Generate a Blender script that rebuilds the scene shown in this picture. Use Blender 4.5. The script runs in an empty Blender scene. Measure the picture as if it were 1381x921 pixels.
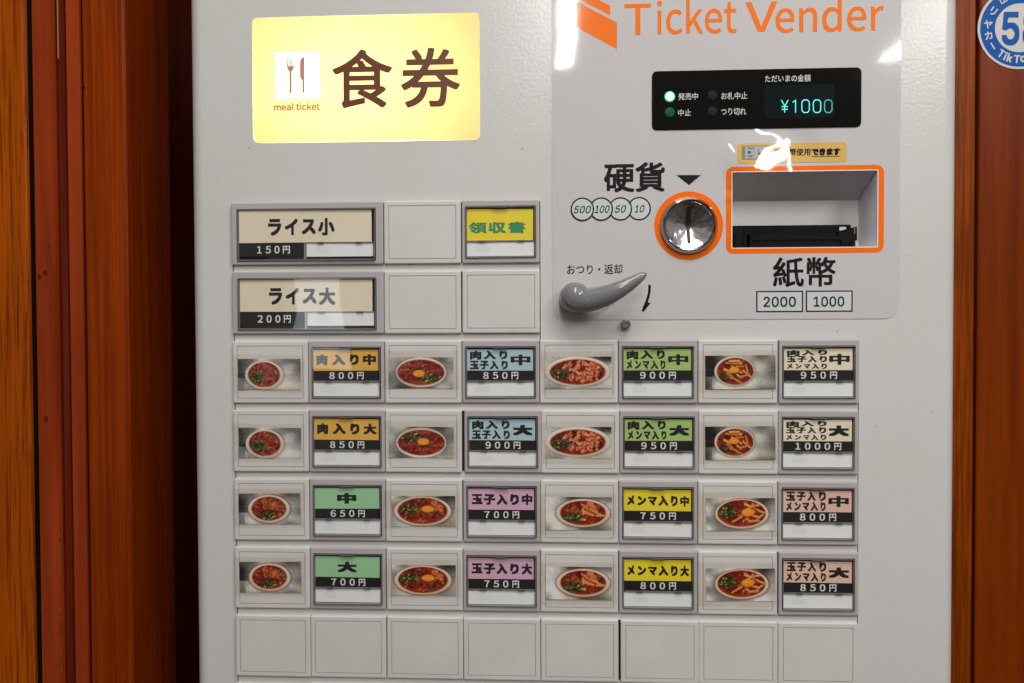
import bpy, bmesh, math, random, os
import numpy as np
from mathutils import Vector, Matrix
from mathutils.geometry import tessellate_polygon

S = bpy.context.scene
COL = S.collection
R = math.radians
random.seed(7)

# ------------------------------------------------------------------ camera
F_PX, PITCH, YAW, ROLL = 1100.0, 0.020681231, -0.050891524, 0.004088532
CAM = Vector((0.00977876, -0.57253533 - 0.003, 1.25 + 0.06028015))
def _rot():
    ca, sa, cb, sb, cc, sc = (math.cos(PITCH), math.sin(PITCH), math.cos(YAW), math.sin(YAW), math.cos(ROLL), math.sin(ROLL))
    Rx = Matrix(((1,0,0),(0,ca,-sa),(0,sa,ca))); Ry = Matrix(((cb,0,sb),(0,1,0),(-sb,0,cb))); Rz = Matrix(((cc,-sc,0),(sc,cc,0),(0,0,1)))
    to_fit = Matrix(((1,0,0),(0,0,1),(0,-1,0)))       # world (X, Y, Z) -> wall frame (right, up, out)
    return (Rz @ Rx @ Ry) @ to_fit
RW = _rot()                                           # world -> camera axes
cam_d = bpy.data.cameras.new('camera'); cam_d.sensor_width = 36; cam_d.lens = F_PX/1381*36
cam_d.clip_start = 0.01; cam_d.clip_end = 100
cam = bpy.data.objects.new('camera', cam_d); COL.objects.link(cam)
cam.matrix_world = Matrix.Translation(CAM) @ RW.transposed().to_4x4()
S.camera = cam

def at(px, py, Y=0.0):
    """point of the plane y = Y seen at a pixel of the 1381x921 photograph: used to measure the machine"""
    d = RW.transposed() @ Vector(((px-690.5)/F_PX, -(py-460.5)/F_PX, -1))
    t = (Y-CAM.y)/d.y
    return CAM + t*d

# ------------------------------------------------------------------ world, lamps, exposure
w = bpy.data.worlds.new('World'); S.world = w; w.use_nodes = True
nt = w.node_tree; nt.nodes.clear()
wo = nt.nodes.new('ShaderNodeOutputWorld'); bg = nt.nodes.new('ShaderNodeBackground')
tc = nt.nodes.new('ShaderNodeTexCoord'); sep = nt.nodes.new('ShaderNodeSeparateXYZ')
cr = nt.nodes.new('ShaderNodeValToRGB'); nz = nt.nodes.new('ShaderNodeTexNoise'); mx = nt.nodes.new('ShaderNodeMix')
mr = nt.nodes.new('ShaderNodeMapRange')
nt.links.new(tc.outputs['Generated'], sep.inputs[0])
nt.links.new(sep.outputs['Z'], mr.inputs['Value']); mr.inputs['From Min'].default_value = -1; mr.inputs['From Max'].default_value = 1
nt.links.new(mr.outputs[0], cr.inputs[0])
cr.color_ramp.elements[0].position = 0.25; cr.color_ramp.elements[0].color = (0.15, 0.12, 0.10, 1)
cr.color_ramp.elements[1].position = 0.72; cr.color_ramp.elements[1].color = (0.61, 0.60, 0.585, 1)
nz.inputs['Scale'].default_value = 3.2; nz.inputs['Detail'].default_value = 3
nt.links.new(tc.outputs['Generated'], nz.inputs['Vector'])
cr2 = nt.nodes.new('ShaderNodeValToRGB'); nt.links.new(nz.outputs['Fac'], cr2.inputs[0])
cr2.color_ramp.elements[0].position = 0.42; cr2.color_ramp.elements[0].color = (0.25, 0.22, 0.2, 1)
cr2.color_ramp.elements[1].position = 0.6; cr2.color_ramp.elements[1].color = (1.25, 1.2, 1.15, 1)
mx.data_type = 'RGBA'; mx.blend_type = 'MULTIPLY'; mx.inputs[0].default_value = 1
nt.links.new(cr.outputs[0], mx.inputs[6]); nt.links.new(cr2.outputs[0], mx.inputs[7])
nt.links.new(mx.outputs[2], bg.inputs['Color']); bg.inputs['Strength'].default_value = 0.40
nt.links.new(bg.outputs[0], wo.inputs[0])

def area(name, loc, size, rot, power, col):
    l = bpy.data.lights.new(name, 'AREA'); l.shape = 'RECTANGLE'; l.size, l.size_y = size; l.energy = power; l.color = col
    o = bpy.data.objects.new(name, l); o.location = loc; o.rotation_euler = rot; COL.objects.link(o); return o
# two fluorescent tubes on the ceiling behind the viewer (their mirror images are the streaks on the sheet)
area('ceiling_tube', (0.055, -1.62, 2.20), (0.042, 1.26), (0, 0, 0), 12, (1.0, 0.985, 0.96))
area('ceiling_tube', (1.145, -1.62, 2.20), (0.042, 1.26), (0, 0, 0), 20.5, (1.0, 0.985, 0.96))
# unseen light added above the machine, so its front darkens downwards
area('overhead_fill', (0.20, -0.64, 2.34), (0.8, 0.3), (R(22), 0, 0), 9.8, (1.0, 0.965, 0.92))

# glazed door of the shop, behind the viewer on the left
area('door_light', (-1.33, -4.0, 1.36), (.28, .70), (R(90), 0, 0), 2.6, (.86, .93, 1.0))

S.view_settings.view_transform = 'Standard'; S.view_settings.look = 'None'
S.view_settings.exposure = 0.06; S.view_settings.gamma = 1.0
S.cycles.max_bounces = 10; S.cycles.transparent_max_bounces = 16

# ------------------------------------------------------------------ materials
def srgb(r, g, b, k=1.0):
    f = lambda c: ((c/255)/12.92 if c <= 10 else ((c/255+0.055)/1.055)**2.4)*k
    return (f(r), f(g), f(b), 1)
MATS = {}
def P_mat(name, base, rough=0.5, metal=0.0, spec=0.5, coat=0.0, emis=None, es=0.0, bump=None, aniso=None):
    m = bpy.data.materials.new(name); m.use_nodes = True; n = m.node_tree.nodes; L = m.node_tree.links
    b = n['Principled BSDF']
    b.inputs['Base Color'].default_value = base; b.inputs['Roughness'].default_value = rough
    b.inputs['Metallic'].default_value = metal; b.inputs['Specular IOR Level'].default_value = spec
    b.inputs['Coat Weight'].default_value = coat; b.inputs['Coat Roughness'].default_value = 0.08
    if emis: b.inputs['Emission Color'].default_value = emis; b.inputs['Emission Strength'].default_value = es
    if bump:                                          # list of (scale, height in metres, detail)
        g = n.new('ShaderNodeNewGeometry'); prev = None
        for sc, h, det in bump:
            t = n.new('ShaderNodeTexNoise'); t.inputs['Scale'].default_value = sc; t.inputs['Detail'].default_value = det
            L.new(g.outputs['Position'], t.inputs['Vector'])
            bp = n.new('ShaderNodeBump'); bp.inputs['Strength'].default_value = 1; bp.inputs['Distance'].default_value = h
            L.new(t.outputs['Fac'], bp.inputs['Height'])
            if prev: L.new(prev.outputs[0], bp.inputs['Normal'])
            prev = bp
        L.new(prev.outputs[0], b.inputs['Normal'])
    MATS[name] = m
    return m

def mottle(m, scale, amount, stretch=(1,1,1), detail=4):
    """uneven colour, dirt: multiply the base colour by a noise"""
    n = m.node_tree.nodes; L = m.node_tree.links; b = n['Principled BSDF']
    g = n.new('ShaderNodeNewGeometry'); mp = n.new('ShaderNodeMapping'); mp.inputs['Scale'].default_value = stretch
    L.new(g.outputs['Position'], mp.inputs['Vector'])
    t = n.new('ShaderNodeTexNoise'); t.inputs['Scale'].default_value = scale; t.inputs['Detail'].default_value = detail
    L.new(mp.outputs[0], t.inputs['Vector'])
    r = n.new('ShaderNodeValToRGB'); r.color_ramp.elements[0].position = .3; r.color_ramp.elements[1].position = .7
    lo = 1-amount; r.color_ramp.elements[0].color = (lo, lo*0.99, lo*0.97, 1); r.color_ramp.elements[1].color = (1, 1, 1, 1)
    L.new(t.outputs['Fac'], r.inputs[0])
    x = n.new('ShaderNodeMix'); x.data_type = 'RGBA'; x.blend_type = 'MULTIPLY'; x.inputs[0].default_value = 1
    x.inputs[6].default_value = b.inputs['Base Color'].default_value
    L.new(r.outputs[0], x.inputs[7]); L.new(x.outputs[2], b.inputs['Base Color'])
    return m

paint = mottle(P_mat('cabinet_paint', (.645, .64, .632, 1), .21, bump=[(430, .000075, 1.0), (60, .00004, 1)]), 9, .05)
trimp = mottle(P_mat('panel_plastic', (.70, .685, .67, 1), .42, bump=[(900, .00002, 1)]), 14, .06)
plate_m = mottle(P_mat('plate_plastic', (.66, .645, .625, 1), .42, bump=[(1500, .00002, 1)]), 22, .07)
hous_m = mottle(P_mat('housing_plastic', (.455, .425, .43, 1), .36, bump=[(1500, .00002, 1)]), 22, .08)
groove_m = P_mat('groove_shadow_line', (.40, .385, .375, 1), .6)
black_m = P_mat('black_gap', (.008, .007, .007, 1), .6)
well_m = P_mat('dark_well', (.03, .028, .028, 1), .25)
inkm = P_mat('black_ink', (.012, .011, .013, 1), .45)
pricem = P_mat('price_black', (.014, .013, .012, 1), .4)
whitei = P_mat('white_ink', (.80, .79, .77, 1), .5)
stat_m = P_mat('status_white', (.86, .885, .875, 1), .5)
ghost_m = P_mat('status_ghost', (.80, .825, .815, 1), .5)
tab_m = P_mat('cover_tab', (.12, .11, .11, 1), .25)
rim_m = P_mat('clear_rim', (.07, .065, .065, 1), .12, spec=.9)
rim2_m = P_mat('clear_rim_light', (.22, .21, .21, 1), .15, spec=.9)

def clear(name, tint, rough=0.03, refl=1.0, bump=None, stain=None):
    """thin clear film: transparent with a fresnel reflection"""
    m = bpy.data.materials.new(name); m.use_nodes = True; n = m.node_tree.nodes; L = m.node_tree.links; n.clear()
    o = n.new('ShaderNodeOutputMaterial'); t = n.new('ShaderNodeBsdfTransparent'); t.inputs[0].default_value = tint
    g = n.new('ShaderNodeBsdfGlossy'); g.inputs['Roughness'].default_value = rough
    gq = n.new('ShaderNodeNewGeometry'); f = n.new('ShaderNodeVectorMath'); f.operation = 'DOT_PRODUCT'
    L.new(gq.outputs['Incoming'], f.inputs[0]); L.new(gq.outputs['Normal'], f.inputs[1])
    def mth(op, a, b=0.0):
        q = n.new('ShaderNodeMath'); q.operation = op
        for i, v_ in enumerate((a, b)):
            if isinstance(v_, (int, float)): q.inputs[i].default_value = v_
            else: L.new(v_, q.inputs[i])
        return q
    k = mth('MULTIPLY', mth('ADD', mth('MULTIPLY', mth('POWER', mth('SUBTRACT', 1.0, mth('ABSOLUTE', f.outputs['Value']).outputs[0]).outputs[0], 5.0).outputs[0], .95).outputs[0], .045).outputs[0], refl)
    x = n.new('ShaderNodeMixShader'); L.new(k.outputs[0], x.inputs[0]); L.new(t.outputs[0], x.inputs[1]); L.new(g.outputs[0], x.inputs[2])
    L.new(x.outputs[0], o.inputs[0])
    ge = n.new('ShaderNodeNewGeometry')
    if bump:
        prev = None
        for sc, h, det in bump:
            tx = n.new('ShaderNodeTexNoise'); tx.inputs['Scale'].default_value = sc; tx.inputs['Detail'].default_value = det
            L.new(ge.outputs['Position'], tx.inputs['Vector'])
            b = n.new('ShaderNodeBump'); b.inputs['Distance'].default_value = h; L.new(tx.outputs['Fac'], b.inputs['Height'])
            if prev: L.new(prev.outputs[0], b.inputs['Normal'])
            prev = b
        L.new(prev.outputs[0], g.inputs['Normal'])
    if stain:
        tx = n.new('ShaderNodeTexNoise'); tx.inputs['Scale'].default_value = 55; tx.inputs['Detail'].default_value = 4
        L.new(ge.outputs['Position'], tx.inputs['Vector'])
        r = n.new('ShaderNodeValToRGB'); r.color_ramp.elements[0].position = .38; r.color_ramp.elements[1].position = .66
        r.color_ramp.elements[0].color = tint; r.color_ramp.elements[1].color = stain
        L.new(tx.outputs['Fac'], r.inputs[0]); L.new(r.outputs[0], t.inputs[0])
    MATS[name] = m; return m
cover_m = clear('clear_cover', (.965, .965, .965, 1), .02, .9, bump=[(18, .0003, 1)])
tape_m = clear('clear_tape', (.975, .957, .925, 1), .09, .6, bump=[(240, .0007, 2), (45, .0008, 1)], stain=(.945, .90, .83, 1))
film_m = clear('photo_film', (.985, .98, .96, 1), .06, 1.0, bump=[(200, .0007, 2), (40, .001, 1)])

# glossy printed sheet: one waviness shared by every colour printed on it
STAR = at(1040, 208); STAR2 = at(983, 262); CUR = at(757, 45)
def sheet_mat(name, base, rough=.05):
    m = P_mat(name, base, rough, spec=.5); n = m.node_tree.nodes; L = m.node_tree.links
    g = n.new('ShaderNodeNewGeometry')
    def noise(scale, det=1.5, dist=0.0):
        t = n.new('ShaderNodeTexNoise'); t.inputs['Scale'].default_value = scale; t.inputs['Detail'].default_value = det
        t.inputs['Distortion'].default_value = dist; L.new(g.outputs['Position'], t.inputs['Vector']); return t.outputs['Fac']
    def math_(op, a, b):
        k = n.new('ShaderNodeMath'); k.operation = op
        for i, v in enumerate((a, b)):
            if isinstance(v, (int, float)): k.inputs[i].default_value = v
            else: L.new(v, k.inputs[i])
        return k.outputs[0]
    def mask(c, r):
        d = n.new('ShaderNodeVectorMath'); d.operation = 'DISTANCE'; d.inputs[1].default_value = c; L.new(g.outputs['Position'], d.inputs[0])
        r_ = n.new('ShaderNodeMapRange'); r_.interpolation_type = 'SMOOTHSTEP'
        r_.inputs['From Min'].default_value = r; r_.inputs['From Max'].default_value = r*.30; L.new(d.outputs['Value'], r_.inputs['Value'])
        return r_.outputs[0]
    sx = n.new('ShaderNodeSeparateXYZ'); L.new(g.outputs['Position'], sx.inputs[0])
    # crumpled patch above the bill slot: lifted towards the lamp, plus wrinkles
    up = math_('ADD', math_('MULTIPLY', math_('SUBTRACT', sx.outputs['Z'], STAR.z), -.106), math_('MULTIPLY', math_('SUBTRACT', sx.outputs['X'], STAR.x), -.134))
    wr = math_('MULTIPLY', noise(75, 0.0, .3), .00016)
    h = math_('MULTIPLY', math_('ADD', up, wr), mask(tuple(STAR), .038))
    h2 = math_('MULTIPLY', math_('SUBTRACT', sx.outputs['Z'], STAR2.z), -.11)
    h = math_('ADD', h, math_('MULTIPLY', h2, mask(tuple(STAR2), .006)))
    # gentle waviness
    h = math_('ADD', h, math_('MULTIPLY', noise(9, 1), .0004))
    h = math_('ADD', h, math_('MULTIPLY', noise(40, 1), .00005))
    b = n.new('ShaderNodeBump'); b.inputs['Distance'].default_value = 1; L.new(h, b.inputs['Height'])
    L.new(b.outputs[0], n['Principled BSDF'].inputs['Normal'])
    return m
sheet_m = sheet_mat('sheet_white', (.585, .568, .572, 1))
s_orange = sheet_mat('sheet_orange', (.98, .165, .004, 1))
s_logo = sheet_mat('sheet_logo_orange', (.95, .20, .022, 1))
s_black = sheet_mat('sheet_black', (.014, .012, .014, 1))
s_blue = sheet_mat('sheet_pale_blue', (.61, .645, .65, 1))
s_tan = sheet_mat('sheet_tan', (.72, .46, .13, 1))
s_edge = sheet_mat('sheet_cut_edge', (.85, .85, .86, 1))
s_grey = sheet_mat('sheet_grey', (.42, .43, .41, 1))
s_dgrey = sheet_mat('sheet_dark_grey', (.10, .10, .10, 1))

disp_m = P_mat('display_black', (.004, .004, .004, 1), .08, spec=.2, bump=[(30, .0002, 2)])
dwin_m = P_mat('display_window', (.005, .009, .010, 1), .12, spec=.2)
dtext_m = P_mat('display_text', (.62, .62, .60, 1), .4)
led_on = P_mat('lamp_lit_green', (.2, .9, .5, 1), .3, emis=(.42, 1, .66, 1), es=1.6)
led_ring = P_mat('lamp_lit_edge', (.02, .4, .1, 1), .3, emis=(.0, .55, .09, 1), es=.7)
led_dim = P_mat('lamp_dim_green', (.006, .105, .04, 1), .6, spec=.15)
led_off = P_mat('lamp_off', (.018, .018, .018, 1), .7, spec=.1)
vfd = P_mat('digits_cyan', (.05, .3, .3, 1), .4, emis=(.10, .86, .86, 1), es=.95)
vfd_dim = P_mat('digits_cyan_dim', (.03, .2, .2, 1), .4, emis=(.05, .42, .46, 1), es=.8)
chrome = P_mat('chrome', (.80, .78, .80, 1), .15, metal=1, bump=[(70, .0011, 2), (200, .0001, 1)])
chrome2 = P_mat('chrome_ring', (.36, .34, .34, 1), .12, metal=1)
lever_m = P_mat('lever_grey', (.19, .19, .195, 1), .23, coat=.3)
pin_m = P_mat('pin_metal', (.30, .25, .22, 1), .35, metal=.8)
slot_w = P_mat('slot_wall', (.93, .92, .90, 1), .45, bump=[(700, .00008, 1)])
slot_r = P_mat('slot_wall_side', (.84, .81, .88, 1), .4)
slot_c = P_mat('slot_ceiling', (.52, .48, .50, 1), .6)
tray_m = P_mat('tray_black', (.005, .005, .005, 1), .25, spec=.3)

def translucent(name, col, gloss=.04):
    m = bpy.data.materials.new(name); m.use_nodes = True; n = m.node_tree.nodes; L = m.node_tree.links; n.clear()
    o = n.new('ShaderNodeOutputMaterial'); t = n.new('ShaderNodeBsdfTranslucent'); t.inputs[0].default_value = col
    g = n.new('ShaderNodeBsdfGlossy'); g.inputs['Roughness'].default_value = .25
    d = n.new('ShaderNodeBsdfDiffuse'); d.inputs[0].default_value = tuple(c*.25 for c in col[:3])+(1,)
    a = n.new('ShaderNodeAddShader'); L.new(t.outputs[0], a.inputs[0]); L.new(d.outputs[0], a.inputs[1])
    x = n.new('ShaderNodeMixShader'); x.inputs[0].default_value = gloss; L.new(a.outputs[0], x.inputs[1]); L.new(g.outputs[0], x.inputs[2])
    L.new(x.outputs[0], o.inputs[0]); MATS[name] = m; return m
sign_y = translucent('sign_yellow', (.92, .655, .335, 1))
sign_w = translucent('sign_white', (.95, .95, .92, 1))
sign_k = P_mat('sign_dark_brown', (.135, .042, .013, 1), .4)
sign_b = P_mat('sign_brown', (.60, .27, .19, 1), .5)
sign_t = P_mat('sign_tan', (.42, .17, .03, 1), .5)
lightbox_m = P_mat('lightbox_white', (.68, .64, .56, 1), .6)

def wood_mat(name, light, dark, grain=1.0, rough=.34, seed=0.0, spots=True, fine=170, ramp=.09, stretch=.035, off=0.0):
    m = P_mat(name, light, rough, spec=.14); n = m.node_tree.nodes; L = m.node_tree.links; b = n['Principled BSDF']
    g = n.new('ShaderNodeNewGeometry')
    mp = n.new('ShaderNodeMapping'); mp.inputs['Scale'].default_value = (1, 1, stretch); mp.inputs['Location'].default_value = (seed, seed*.7, seed*.3)
    L.new(g.outputs['Position'], mp.inputs['Vector'])
    t = n.new('ShaderNodeTexNoise'); t.inputs['Scale'].default_value = fine; t.inputs['Detail'].default_value = 5; t.inputs['Roughness'].default_value = .62
    t.inputs['Distortion'].default_value = .35
    L.new(mp.outputs[0], t.inputs['Vector'])
    mp2 = n.new('ShaderNodeMapping'); mp2.inputs['Scale'].default_value = (1, 1, .08); mp2.inputs['Location'].default_value = (seed+3, 0, seed)
    L.new(g.outputs['Position'], mp2.inputs['Vector'])
    t2 = n.new('ShaderNodeTexNoise'); t2.inputs['Scale'].default_value = 26; t2.inputs['Detail'].default_value = 3; t2.inputs['Distortion'].default_value = 1.2
    L.new(mp2.outputs[0], t2.inputs['Vector'])
    r1 = n.new('ShaderNodeValToRGB'); r1.color_ramp.elements[0].position = .5-ramp+off; r1.color_ramp.elements[1].position = .5+ramp+off
    mid = tuple((a+c)/2*1.02 for a, c in zip(light[:3], dark[:3]))+(1,)
    r1.color_ramp.elements[0].color = tuple(a*(1-.55*grain)+c*(.55*grain) for a, c in zip(light[:3], dark[:3]))+(1,); r1.color_ramp.elements[1].color = light
    L.new(t.outputs['Fac'], r1.inputs[0])
    r2 = n.new('ShaderNodeValToRGB'); r2.color_ramp.elements[0].position = .33; r2.color_ramp.elements[1].position = .66
    r2.color_ramp.elements[0].color = (.68, .62, .58, 1); r2.color_ramp.elements[1].color = (1.05, 1.05, 1.05, 1)
    L.new(t2.outputs['Fac'], r2.inputs[0])
    x = n.new('ShaderNodeMix'); x.data_type = 'RGBA'; x.blend_type = 'MULTIPLY'; x.inputs[0].default_value = 1
    L.new(r1.outputs[0], x.inputs[6]); L.new(r2.outputs[0], x.inputs[7])
    out = x.outputs[2]
    if spots:                                         # small dark pin holes
        v = n.new('ShaderNodeTexVoronoi'); v.inputs['Scale'].default_value = 26
        mp3 = n.new('ShaderNodeMapping'); mp3.inputs['Location'].default_value = (seed*2.1, 0, seed*5.3); mp3.inputs['Scale'].default_value = (1, .2, .8)
        L.new(g.outputs['Position'], mp3.inputs['Vector']); L.new(mp3.outputs[0], v.inputs['Vector'])
        c = n.new('ShaderNodeMath'); c.operation = 'LESS_THAN'; c.inputs[1].default_value = .026; L.new(v.outputs['Distance'], c.inputs[0])
        y = n.new('ShaderNodeMix'); y.data_type = 'RGBA'; L.new(c.outputs[0], y.inputs[0]); L.new(out, y.inputs[6])
        y.inputs[7].default_value = (dark[0]*.2, dark[1]*.2, dark[2]*.3, 1); out = y.outputs[2]
    L.new(out, b.inputs['Base Color'])
    bp = n.new('ShaderNodeBump'); bp.inputs['Distance'].default_value = .0003; L.new(t.outputs['Fac'], bp.inputs['Height'])
    L.new(bp.outputs[0], b.inputs['Normal'])
    return m
wood_l = wood_mat('wood_orange', (.47, .092, .001, 1), (.14, .014, .0003, 1), 1.25, seed=1.3, fine=430, ramp=.055, stretch=.03, off=-.055)
wood_p = wood_mat('wood_brown', (.325, .045, .0002, 1), (.14, .014, .0001, 1), 1.1, seed=4.1, fine=420, ramp=.1, stretch=.012)
wood_s = wood_mat('wood_red', (.37, .053, .011, 1), (.2, .02, .003, 1), .5, rough=.3, seed=7.7, spots=False)
wood_d = wood_mat('wood_red_dark', (.14, .015, .0025, 1), (.06, .005, .001, 1), .6, rough=.3, seed=9.7, spots=False)
wood_r = wood_mat('wood_chestnut', (.23, .037, .0004, 1), (.105, .012, .0001, 1), .6, seed=2.2, fine=150)
wood_rt = wood_mat('wood_chestnut_trim', (.28, .055, .001, 1), (.12, .017, .0004, 1), 1.1, seed=5.2, fine=420, ramp=.06, stretch=.03)
gap_m = P_mat('wood_gap', (.008, .004, .002, 1), .9, spec=.05)
hl_m = P_mat('edge_highlight', (.45, .26, .16, 1), .3)
stk_w = P_mat('sticker_white', (.60, .58, .55, 1), .4, spec=.15)
stk_b = P_mat('sticker_blue', (.000, .085, .36, 1), .4, spec=.12)

# ------------------------------------------------------------------ mesh tools
POS = {}                                              # world position of every object, for parenting
class MB:
    def __init__(s): s.v = []; s.f = []; s.m = []; s.mats = []
    def mi(s, mat):
        if mat not in s.mats: s.mats.append(mat)
        return s.mats.index(mat)
    def add(s, verts, faces, mat):
        o = len(s.v); s.v += [tuple(p) for p in verts]; k = s.mi(mat)
        for f in faces: s.f.append([i+o for i in f]); s.m.append(k)
    def box(s, x0, x1, y0, y1, z0, z1, mat):
        v = [(x0,y0,z0),(x1,y0,z0),(x1,y1,z0),(x0,y1,z0),(x0,y0,z1),(x1,y0,z1),(x1,y1,z1),(x0,y1,z1)]
        s.add(v, [(0,1,5,4),(1,2,6,5),(2,3,7,6),(3,0,4,7),(4,5,6,7),(3,2,1,0)], mat)
    def quad(s, x0, x1, z0, z1, y, mat): s.add([(x0,y,z0),(x1,y,z0),(x1,y,z1),(x0,y,z1)], [(0,1,2,3)], mat)
    def poly(s, pts, y, mat): s.add([(p[0], y, p[1]) for p in pts], [tuple(range(len(pts)))], mat)
    def flat(s, loops, y, mat):                       # outline with holes
        ls = [[Vector((p[0], p[1], 0)) for p in l] for l in loops]
        t = tessellate_polygon(ls); allp = [p for l in loops for p in l]
        s.add([(p[0], y, p[1]) for p in allp], t, mat)
    def wall(s, loop, y0, y1, mat):                   # rim of an outline
        n = len(loop); s.add([(p[0],y0,p[1]) for p in loop]+[(p[0],y1,p[1]) for p in loop], [(i,(i+1)%n,n+(i+1)%n,n+i) for i in range(n)], mat)
    def loft(s, x0, x1, z0, z1, prof, mats, r=.0008, n=3, cap=True, capm=None):
        """rounded rectangle rings: prof = [(inset, y), ...], front towards -y"""
        base = len(s.v); rings = []
        for ins, y in prof:
            lp = rrect(x0+ins, x1-ins, z0+ins, z1-ins, max(r-ins, .00012), n); rings.append([(p[0], y, p[1]) for p in lp])
        N = len(rings[0])
        for k in range(len(rings)-1):
            mt = mats[k] if isinstance(mats, (list, tuple)) else mats
            s.add(rings[k]+rings[k+1], [(i,(i+1)%N,N+(i+1)%N,N+i) for i in range(N)], mt)
        if cap: s.add(rings[-1], [tuple(range(N))], capm or (mats[-1] if isinstance(mats, (list, tuple)) else mats))
    def lathe(s, c, prof, n, mats, cap=False):        # axis along y; prof = [(radius, y)]
        for k in range(len(prof)-1):
            (r0, y0), (r1, y1) = prof[k], prof[k+1]
            a = [(c[0]+r0*math.cos(2*math.pi*i/n), y0, c[1]+r0*math.sin(2*math.pi*i/n)) for i in range(n)]
            b = [(c[0]+r1*math.cos(2*math.pi*i/n), y1, c[1]+r1*math.sin(2*math.pi*i/n)) for i in range(n)]
            s.add(a+b, [(i,(i+1)%n,n+(i+1)%n,n+i) for i in range(n)], mats[k] if isinstance(mats, (list,tuple)) else mats)
        if cap:
            r0, y0 = prof[-1]
            s.add([(c[0]+r0*math.cos(2*math.pi*i/n), y0, c[1]+r0*math.sin(2*math.pi*i/n)) for i in range(n)], [tuple(range(n))], mats[-1] if isinstance(mats,(list,tuple)) else mats)
    def disc(s, c, r, y, mat, n=40, r_in=0):
        out = circ(c, r, n)
        if r_in: s.ring(c, r_in, r, y, mat, n)
        else: s.poly(out, y, mat)
    def ring(s, c, r0, r1, y, mat, n=48):
        a = circ(c, r0, n); b = circ(c, r1, n)
        s.add([(p[0],y,p[1]) for p in a+b], [(i,(i+1)%n,n+(i+1)%n,n+i) for i in range(n)], mat)
    def text(s, st, box, y, mat, bold=0.0, font='cjk', shear=0.0, rot=None):
        """letters stretched to fill box = (x0, x1, z0, z1)"""
        v, f, dd = text_geo(st, bold, font, shear)
        mn = v.min(0); mxx = v.max(0); sp = np.maximum(mxx-mn, 1e-6)
        q = (v-mn)/sp
        X = box[0]+q[:,0]*(box[1]-box[0]); Z = box[2]+q[:,1]*(box[3]-box[2])
        if rot:
            cx, cz, a = rot; ca, sa = math.cos(a), math.sin(a); dx, dz = X-cx, Z-cz; X, Z = cx+ca*dx-sa*dz, cz+sa*dx+ca*dz
        s.add([(float(a), y-float(h_), float(b)) for a, b, h_ in zip(X, Z, dd)], f, mat)
    def glyph(s, st, cx, cz, h, y, mat, bold=0.0, font='cjk', wk=1.0, a=0.0):
        """one character centred at (cx, cz), h tall, natural width times wk, turned by a"""
        v, f, dd = text_geo(st, bold, font, 0.0); mn = v.min(0); mxx = v.max(0)
        ref, _, _ = text_geo('0' if st.isascii() else st, bold, font, 0.0)
        k = h/float((ref.max(0)-ref.min(0))[1]); q = (v-(mn+mxx)/2)*k; q[:,0] *= wk
        ca, sa = math.cos(a), math.sin(a)
        s.add([(cx+ca*p[0]-sa*p[1], y-float(h_), cz+sa*p[0]+ca*p[1]) for p, h_ in zip(q, dd)], f, mat)
    def stroke(s, pts, wd, y, mat):                   # printed line of constant width
        n = len(pts); L_ = []; R_ = []
        for i in range(n):
            a = Vector(pts[max(i-1,0)]); b = Vector(pts[min(i+1,n-1)]); d = (b-a).normalized(); nn = Vector((-d.y, d.x))*wd/2; p = Vector(pts[i])
            L_.append(p+nn); R_.append(p-nn)
        s.add([(p.x,y,p.y) for p in L_+R_], [(i,i+1,n+i+1,n+i) for i in range(n-1)], mat)
    def tubeloft(s, cs, n, mat):                      # cs = [(centre, rx (in plane), ry (depth), direction)]
        rings = []
        for c, ru, rv, d in cs:
            d = Vector(d).normalized(); u = Vector((-d.z, 0, d.x)).normalized(); vv = d.cross(u)
            rings.append([tuple(Vector(c)+u*ru*math.cos(2*math.pi*i/n)+vv*rv*math.sin(2*math.pi*i/n)) for i in range(n)])
        o = len(s.v); k = s.mi(mat)
        for r_ in rings: s.v += r_
        for a in range(len(rings)-1):
            for i in range(n): s.f.append([o+a*n+i, o+a*n+(i+1)%n, o+(a+1)*n+(i+1)%n, o+(a+1)*n+i]); s.m.append(k)
        s.f.append([o+i for i in range(n)]); s.m.append(k); s.f.append([o+(len(rings)-1)*n+i for i in range(n)]); s.m.append(k)
    def build(s, name, parent=None, smooth=None, weld=False, origin=None):
        a = np.array(s.v); c = Vector(origin) if origin is not None else Vector(tuple((a.min(0)+a.max(0))/2))
        me = bpy.data.meshes.new(name); me.from_pydata([tuple(Vector(p)-c) for p in s.v], [], s.f)
        for m in s.mats: me.materials.append(m)
        me.polygons.foreach_set('material_index', s.m)
        if weld:
            bm = bmesh.new(); bm.from_mesh(me); bmesh.ops.remove_doubles(bm, verts=bm.verts, dist=1e-6)
            bmesh.ops.recalc_face_normals(bm, faces=bm.faces); bm.to_mesh(me); bm.free()
        me.update()
        if smooth: me.shade_smooth(); me.set_sharp_from_angle(angle=R(smooth))
        o = bpy.data.objects.new(name, me); COL.objects.link(o)
        place(o, c, parent); return o
def place(o, c, parent):
    POS[o.name] = Vector(c)
    if parent: o.parent = parent; o.location = Vector(c)-POS[parent.name]
    else: o.location = c
def empty(name, loc):
    o = bpy.data.objects.new(name, None); COL.objects.link(o); o.empty_display_size = .05; place(o, Vector(loc), None); return o
def tag(o, label=None, cat=None, group=None, kind=None):
    for k, v in (('label', label), ('category', cat), ('group', group), ('kind', kind)):
        if v: o[k] = v
    return o
def copy_part(o, parent, offset):
    c = o.copy(); COL.objects.link(c); place(c, POS[o.name]+Vector(offset), parent); return c
def circ(c, r, n=40): return [(c[0]+r*math.cos(2*math.pi*i/n), c[1]+r*math.sin(2*math.pi*i/n)) for i in range(n)]
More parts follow.
